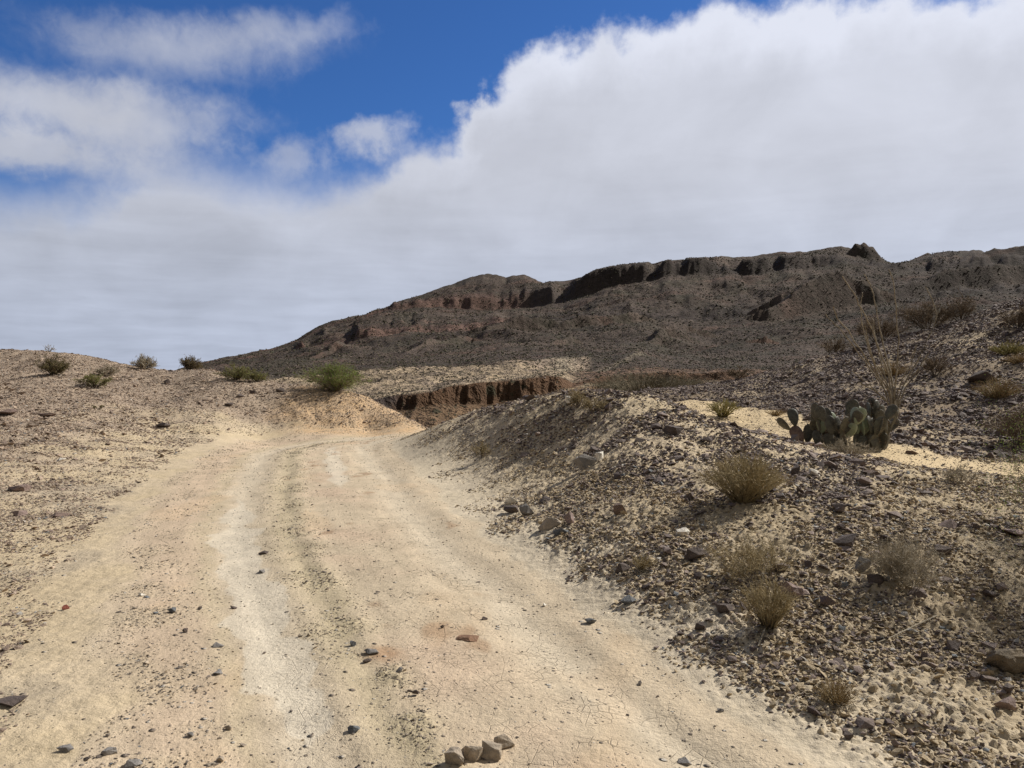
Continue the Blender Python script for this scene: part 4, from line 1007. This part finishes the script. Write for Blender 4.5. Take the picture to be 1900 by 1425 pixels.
def pad_material(name, c0, c1, dots):
    m, t, b = material(name)
    co = t.new('ShaderNodeTexCoord').outputs['Object']
    n = t.noise(co, 22, 4, .6); c = t.mix(t.rng(n, .35, .68), c0, c1)
    v = t.new('ShaderNodeTexVoronoi', feature='F1'); t.put(v, 'Vector', co); v.inputs['Scale'].default_value = 55; v.inputs['Randomness'].default_value = .35
    k = t.rng(v.outputs['Distance'], .12, .26, 1.0, 0.0)
    c = t.mix(t.math('MULTIPLY', k, .75), c, dots)
    t.l.new(c, b.inputs['Base Color']); b.inputs['Roughness'].default_value = .55; b.inputs['Specular IOR Level'].default_value = .4
    bp = t.new('ShaderNodeBump'); bp.inputs['Distance'].default_value = .004; bp.inputs['Strength'].default_value = .6
    t.l.new(t.math('ADD', n, k), bp.inputs['Height']); t.l.new(bp.outputs[0], b.inputs['Normal'])
    return m
M_PAD = pad_material('cactus_pad', (.120, .118, .092), (.066, .063, .052), (.06, .04, .03))
M_DEAD = pad_material('withered_pad', (.22, .15, .12), (.12, .08, .06), (.06, .04, .03))
M_SUNPAD = pad_material('sunlit_pad', (.36, .41, .29), (.27, .33, .21), (.14, .12, .07))  # paler copy of the pad colour, sunlight painted in for a few pads
M_SPINE = plant_material('cactus_spine', (.42, .34, .24), (.22, .15, .10))
def prickly_pear():
    x0, Y0 = 5.02, 12.15; z0 = zat(x0, Y0)
    root = tag(empty('prickly_pear', (x0, Y0, z0)), 'large clump of prickly pear cactus on the pale sand, most of its pads in shade', 'cactus')
    meshes = [pad_mesh(i) for i in range(4)]; dead = [m_.copy() for m_ in meshes[:2]]
    for m_ in dead: m_.materials[0] = M_DEAD
    sunlit = [m_.copy() for m_ in meshes[:2]]
    for m_ in sunlit: m_.materials[0] = M_SUNPAD
    g = random.Random(5); pads = []; tips = []
    def limit(x): return np.interp(x, [-.78, -.62, -.40, -.2, .0, .15, .35, .55, .72, .8], [.56, .68, .60, .54, .60, .82, .88, .78, .60, .42])
    def add(p, up, az_, s, lvl, is_dead=False):
        if len(pads) >= 98: return
        up = up.normalized(); nrm = Vector((math.cos(az_), math.sin(az_), 0)); side = up.cross(nrm)
        side.normalize(); nrm = side.cross(up); M = Matrix((side, nrm, up)).transposed()
        o = obj('pad', g.choice(dead if is_dead else meshes), root); o.matrix_local = Matrix.Translation(p) @ M.to_4x4() @ Matrix.Diagonal((s * g.uniform(.9, 1.15), s, s, 1))
        if is_dead: o['label'] = 'withered pinkish brown pad'
        elif lvl > 1 and g.random() < .16: o.data = g.choice(sunlit); o['label'] = 'pale green pad coloured as if sunlit'
        pads.append(o); L = .19 * s
        out = []
        for _ in range(g.choice((1, 2, 2, 2))):
            a = g.uniform(-1.1, 1.1)
            q = p + up * L * (.52 + .46 * math.cos(a)) + side * (.062 * s * math.sin(a) * 1.05)
            nu = (up * math.cos(a * .6) + side * math.sin(a * .6) + Vector((g.gauss(0, .2), g.gauss(0, .3), .35))).normalized()
            if nu.z < 0 or q.z + nu.z * .15 > limit(q.x) or abs(q.x) > .80 or abs(q.y) > .5: continue
            out.append((q, nu, az_, s * g.uniform(.85, 1.05)))
        tips.extend(out); return out
    for i in range(24):
        bx = -.52 + 1.24 * (i + .5) / 24 + g.gauss(0, .03); by = g.uniform(-.34, .26); zb = zat(x0 + bx, Y0 + by) - z0 - .02
        add(Vector((bx, by, zb)), Vector((g.gauss(0, .3) + .25 * bx, g.gauss(0, .35), 1)), -1.57 + g.gauss(0, .6), g.uniform(1.35, 1.6), 1, g.random() < .10)
    grow = list(tips); g.shuffle(grow)
    for rnd in range(5):
        nxt = []
        for q, nu, az_, s_ in grow:
            r_ = add(q, nu, az_ + g.gauss(0, .55), s_, 2, g.random() < .05)
            if r_: nxt += r_
        grow = nxt; g.shuffle(grow)
prickly_pear()

# ocotillo
def ocotillo():
    Y0 = 14.6; bx = xray(1657, Y0); z0 = zat(bx, Y0)
    root = tag(empty('ocotillo', (bx, Y0, z0)), 'tall bare ocotillo with long thin wands fanning out behind the prickly pear', 'ocotillo')
    g = np.random.default_rng(3)
    stems = [([(1650, 735), (1600, 665), (1560, 612), (1531, 583)], .3), ([(1652, 730), (1612, 672), (1572, 610), (1552, 590), (1546, 568)], -.3),
             ([(1652, 700), (1628, 640), (1612, 598), (1594, 566), (1590, 552), (1575, 532), (1562, 512)], -.2), ([(1645, 735), (1620, 670), (1600, 610), (1595, 566), (1600, 543)], .25),
             ([(1655, 700), (1640, 650), (1628, 590), (1620, 545), (1614, 530), (1603, 508)], .1), ([(1662, 700), (1668, 640), (1666, 615), (1661, 570), (1657, 518), (1649, 500)], 0),
             ([(1665, 735), (1690, 690), (1722, 632), (1738, 590), (1737, 575), (1726, 548), (1716, 532)], .3), ([(1668, 745), (1690, 705), (1715, 667), (1722, 656)], -.3),
             ([(1650, 750), (1625, 725), (1592, 709)], -.3), ([(1648, 745), (1620, 720), (1579, 687)], .4), ([(1650, 720), (1632, 690), (1620, 668), (1612, 640), (1605, 605)], -.35),
             ([(1657, 725), (1654, 690), (1648, 668), (1640, 655)], .4), ([(1662, 740), (1672, 705), (1690, 680), (1700, 640)], -.1), ([(1655, 740), (1643, 700), (1634, 672), (1625, 630), (1618, 590)], .4),
             ([(1666, 752), (1678, 740), (1690, 733)], .2), ([(1660, 720), (1664, 690), (1666, 660)], -.3)]
    for k, (pp, dy) in enumerate(stems):
        b0 = Vector((bx + g.normal(0, .035), Y0 + g.normal(0, .035), z0 - .02)); n = len(pp); pts = [b0]
        for i, (px, py) in enumerate(pp):
            Y = Y0 + dy * (i + 1) / n * 1.2; pts.append(Vector((xray(px, Y), Y, zray(px, py, Y))))
        # resample smoothly
        P_ = np.array([p[:] for p in pts]); t = np.linspace(0, len(P_) - 1, 26); X = np.stack([np.interp(t, np.arange(len(P_)), P_[:, c]) for c in range(3)], 1)
        for _ in range(2): X[1:-1] = (X[:-2] + 2 * X[1:-1] + X[2:]) / 4
        X[1:] += g.normal(0, .006, (25, 3)); L = X - np.array([bx, Y0, z0])
        R = np.interp(np.linspace(0, 1, 26), [0, .3, 1], [.018, .012, .0085])
        parts = [tubes(L[None], R[None], 6)]
        ns = 150; f = g.uniform(0, 24.9, ns); i = f.astype(int); u = (f - i)[:, None]; s = L[i] * (1 - u) + L[i + 1] * u
        d = g.normal(0, 1, (ns, 3)); d /= np.linalg.norm(d, axis=1, keepdims=True); S = np.stack([s, s + d * .03], 1); parts.append(tubes(S, np.tile([.0022, .0008], (ns, 1))))
        V, Fc = join(parts); me = mesh_np('wand', V, Fc, M_OCO, None, True); o = obj('wand', me, root); o.location = (0, 0, 0)
    nb = 7; V, Fc = tubes(np.array([[[g.normal(0, .03), g.normal(0, .03), -.05], [0, 0, .07], [g.normal(0, .03), g.normal(0, .03), .18]] for _ in range(nb)]), np.tile([.03, .028, .018], (nb, 1)), 7)
    obj('crown', mesh_np('crown', V, Fc, M_BARK, None, True), root)
M_OCO = plant_material('ocotillo_bark', (.37, .32, .24), (.17, .14, .10), 0, 25)
ocotillo()

# ------------------------------------------------------------------ rocks one would point at
DK = (.12, .092, .078); GR = (.27, .25, .23); BL = (.15, .155, .16); WH = (.78, .72, .62); TN = (.40, .33, .25); PK = (.30, .22, .19); BR = (.20, .14, .11)
ROCKS = [
    (1062, 752, 34, 17, WH, 'bright white rock on top of the mound beside a twiggy shrub', {}),
    (1090, 868, 44, 34, GR, 'blocky grey rock with a pale corner halfway up the mound', {}),
    (1112, 862, 20, 22, WH, 'whitish rock leaning on the right end of the blocky grey one', {}),
    (1247, 808, 38, 20, DK, 'black rock on the sandy back of the mound', {}),
    (1188, 822, 32, 13, DK, 'flat dark rock left of and below the black one on the mound', {}),
    (948, 936, 24, 22, WH, 'pale pointed rock on the lower left flank of the mound', {}),
    (976, 958, 30, 22, GR, 'dark grey rock with a white rim just right of the pale pointed rock', {}),
    (952, 952, 32, 16, DK, 'dark wedge of rock just below the pale pointed rock', {}),
    (1020, 982, 52, 26, TN, 'broad dusty tan rock half buried near the foot of the mound', {}),
    (1058, 978, 20, 30, PK, 'upright pinkish slab on the lower mound', {}),
    (1040, 996, 28, 14, BL, 'small bluish rock below the upright pinkish slab', {}),
    (1148, 960, 26, 20, BR, 'reddish brown rock on the mound left of the long bush shadow', {}),
    (1266, 994, 24, 18, WH, 'light grey chip standing in the open ground below the bush shadow', {}),
    (1290, 1040, 40, 24, DK, 'flat dark grey rock between the bush shadow and the olive tangle', {}),
    (1155, 1062, 36, 18, DK, 'dark rock beside the small dry tuft at the foot of the mound', {}),
    (1165, 1122, 28, 16, BL, 'bluish rock on the slope above the road edge', {}),
    (1095, 1158, 22, 12, BL, 'small blue grey stone lying at the very edge of the road', {}),
    (1570, 1012, 54, 26, DK, 'blackish hollow looking rock on the stony ground right of the olive tangle', {}),
    (1600, 1062, 36, 32, GR, 'rough grey rock left of the bleached bush', {}),
    (1628, 1092, 32, 22, DK, 'dark rock touching the left side of the bleached bush', {}),
    (1470, 1110, 46, 30, PK, 'pinkish rock behind the upright yellowish tuft', {}),
    (1350, 1140, 38, 30, DK, 'dark rock in shade left of the upright yellowish tuft', {}),
    (1300, 1172, 22, 16, DK, 'dark stone in the bay of smooth dirt at the road edge, upper one of three', {}),
    (1283, 1190, 22, 12, DK, 'dark stone in the bay of smooth dirt at the road edge, lower one of three', {}),
    (1262, 1184, 16, 10, DK, 'dark stone in the bay of smooth dirt at the road edge, leftmost of three', {}),
    (1745, 1040, 40, 22, DK, 'dark rock right of the bleached bush, nearest to it', {}),
    (1880, 1000, 44, 14, PK, 'flat pinkish slab at the right edge', {}),
    (1760, 985, 30, 18, PK, 'pinkish brown rock on the ground above the bleached bush', {}),
    (1475, 878, 30, 22, DK, 'dark rock on the ridge of the mound below the left end of the cactus', {}),
    (1512, 884, 30, 16, WH, 'whitish chip on the ridge of the mound in front of the cactus', {}),
    (1620, 885, 34, 14, BR, 'brown rock on the near rim of the wash below the cactus', {}),
    (1710, 828, 26, 9, BR, 'brown stone alone on the pale sand right of the cactus', {}),
    (1690, 842, 22, 8, BR, 'small brown stone on the sand just below its larger neighbour', {}),
    (1820, 714, 66, 30, DK, 'big dark boulder halfway up the right hillside', {}),
    (1592, 655, 30, 18, DK, 'dark rock on the hillcrest behind the ocotillo', {}),
    (1492, 716, 18, 12, DK, 'black rock on the hillside above the left end of the cactus', {}),
    (1890, 916, 44, 14, DK, 'long dark rock at the right edge below the wash', {}),
    (14, 770, 34, 12, BR, 'long low brown rock at the left edge of the photo', {}),
    (86, 772, 30, 10, BR, 'low brown rock on the left slope right of the long one', {}),
    (304, 796, 24, 10, DK, 'single dark stone beside the road shoulder before the bend', {}),
    (24, 812, 12, 6, DK, 'small black stone on the left slope below the long low rock', {}),
    (40, 912, 40, 14, PK, 'flat greyish pink rock in the gravel near the left edge', {}),
    (32, 952, 34, 12, PK, 'flat pinkish rock just below another at the left edge', {}),
    (112, 957, 40, 10, BR, 'thin flat brown stone on the cream shoulder left of the road', {}),
    (112, 856, 22, 7, WH, 'white flake on the pinkish gravel at the left', {}),
    (142, 844, 14, 4, WH, 'tiny white flake above the larger white one', {}),
    (322, 1137, 24, 11, BL, 'dark bluish pebble on the road left of the pale wheel track', {}),
    (345, 1174, 16, 9, DK, 'dark pebble just below the bluish one on the left of the road', {}),
    (402, 1250, 18, 10, GR, 'grey pebble left of the lower end of the pale track', {}),
    (404, 1198, 22, 9, GR, 'grey speckled pebble beside the pale track above the other grey one', {}),
    (431, 1126, 14, 8, DK, 'small dark stone on the edge of the pale track', {}),
    (488, 1026, 16, 8, DK, 'dark stone on the road between the tracks, farther up', {}),
    (480, 1059, 22, 8, GR, 'grey flat stone on the road below the dark one', {}),
    (262, 1106, 14, 6, WH, 'white oval pebble on the tan dirt left of the road', {}),
    (120, 1130, 16, 9, (.30, .10, .07), 'reddish stone in the dark gravel patch at the left', {}),
    (18, 1308, 52, 22, DK, 'black flat rock sunk in the ground at the lower left corner', {}),
    (200, 1398, 32, 12, GR, 'grey flat stone at the bottom left', {}),
    (118, 1394, 30, 10, GR, 'flat dark stone left of the grey one at the bottom left', {}),
    (240, 1422, 34, 12, GR, 'grey flat stone cut by the bottom edge', {}),
    (407, 1412, 18, 14, TN, 'pale rounded pebble near the bottom edge among gravel', {}),
    (422, 1352, 16, 10, TN, 'pale rounded pebble above the bottom gravel patch', {}),
    (350, 1366, 16, 10, GR, 'grey pebble in the gravel patch at the bottom left', {}),
    (655, 1358, 28, 12, BL, 'blue grey stone beside the rut near the bottom', {}),
    (652, 1198, 16, 10, BL, 'blue grey pebble above the rusty patch of dirt', {}),
    (690, 1214, 28, 9, GR, 'flat grey stone at the top of the rusty dirt patch', {}),
    (680, 1228, 18, 8, DK, 'dark stone lying in the rusty dirt patch', {}),
    (738, 1248, 16, 10, GR, 'grey pebble right of the rusty dirt patch', {}),
    (770, 1294, 14, 12, DK, 'dark pebble standing on the rut edge below the rusty patch', {}),
    (845, 1417, 46, 32, TN, 'leftmost of the four dusty rocks at the bottom edge', {'Y': 3.27}),
    (874, 1405, 43, 35, TN, 'second from left of the four dusty rocks at the bottom edge', {'Y': 3.31}),
    (911, 1404, 45, 40, TN, 'pointed dusty rock, third from left in the row at the bottom edge', {'Y': 3.33}),
    (936, 1382, 44, 25, TN, 'flat tan rock right of and behind the pointed one at the bottom edge', {'Y': 3.43}),
    (1010, 1126, 10, 7, WH, 'tiny pale stone on the road near its right side', {}),
    (898, 1152, 16, 7, DK, 'small dark stone in the middle of the smooth dirt', {}),
    (821, 1170, 10, 6, DK, 'tiny dark stone on the crown of the road', {}),
    (870, 1190, 46, 7, (.26, .15, .09), 'reddish flat crust patch lying on the crown of the road', {}),
    (1338, 1320, 14, 8, GR, 'tiny grey stone on the smooth dirt at the lower right', {}),
    (1272, 1412, 26, 12, GR, 'grey stone on the dirt at the bottom right of the road', {}),
    (1576, 1372, 20, 14, DK, 'dark triangular stone where the road meets the rough ground', {}),
    (1690, 1368, 18, 16, PK, 'purplish round stone in the rough ground at the bottom right', {}),
    (1870, 1320, 36, 22, PK, 'dark purplish stone in dappled shade at the lower right', {}),
    (1872, 1292, 28, 16, DK, 'dark stone just above the purplish one at the lower right', {}),
    (1835, 1120, 26, 16, DK, 'dark rock in the shaded ground above the cracked boulder', {}),
    (470, 732, 14, 10, DK, 'black rock on the gravelly lip left of the orange bank', {}),
    (425, 752, 16, 9, DK, 'black rock low on the lip where the bank begins', {}),
    (520, 727, 16, 10, DK, 'black rock on the lip midway to the green bush', {}),
    (443, 738, 16, 9, DK, 'black rock at the left end of the bank lip', {}),
    (310, 712, 16, 10, DK, 'dark rock on the upper left slope below the skyline', {}),
]
for i, (px, py, w, h, col, lab, kw) in enumerate(ROCKS):
    if 'Y' in kw: Y = kw['Y']; x = xray(px, Y)
    else: x, Y = ground_at(px, py)
    W_ = w / F * Y / 2 * 1.25; H_ = h / F * Y / 2 * 1.15
    me = rock_mesh(300 + i, 13 if h > 12 else 12, .9, M_STONE, col, (W_ * 1.08, W_ * .95, H_ * 1.45), .04)
    o = obj('rock', me, None, (x, Y, zat(x, Y) + H_ * (.5 if w < 60 or py > 1200 else .1))); o.rotation_euler = (0, 0, (i * 1.3) % 0.9 - .45); tag(o, lab, 'rock')
x, Y = ground_at(1868, 1250)
b = obj('boulder', rock_mesh(555, 30, .8, M_BOULDER, (.21, .165, .11), (.15, .13, .13), .10, True), None, (x, Y, zat(x, Y) + .05)); tag(b, 'round cracked dirt covered boulder in the shade at the right edge', 'boulder')
# fallen sticks
def stick(pts, r, label):
    P_ = []
    for px, py in pts:
        x, Y = ground_at(px, py); P_.append([x, Y, zat(x, Y) + .018])
    P_ = np.array(P_); o0 = P_[0].copy(); V, Fc = tubes((P_ - o0)[None], np.linspace(r, r * .5, len(P_))[None], 5)
    tag(obj('stick', mesh_np('stick', V, Fc, M_GREY, None, True), None, o0), label, 'stick')
stick([(1700, 1082), (1722, 1080), (1738, 1096)], .007, 'short bleached bent stick right of the bleached bush')
stick([(1408, 1212), (1418, 1186), (1424, 1168)], .006, 'pale stick leaning at the foot of the upright yellowish tuft')
stick([(1740, 1150), (1700, 1165), (1660, 1185), (1630, 1196)], .006, 'long thin stick on the ground below the bleached bush')
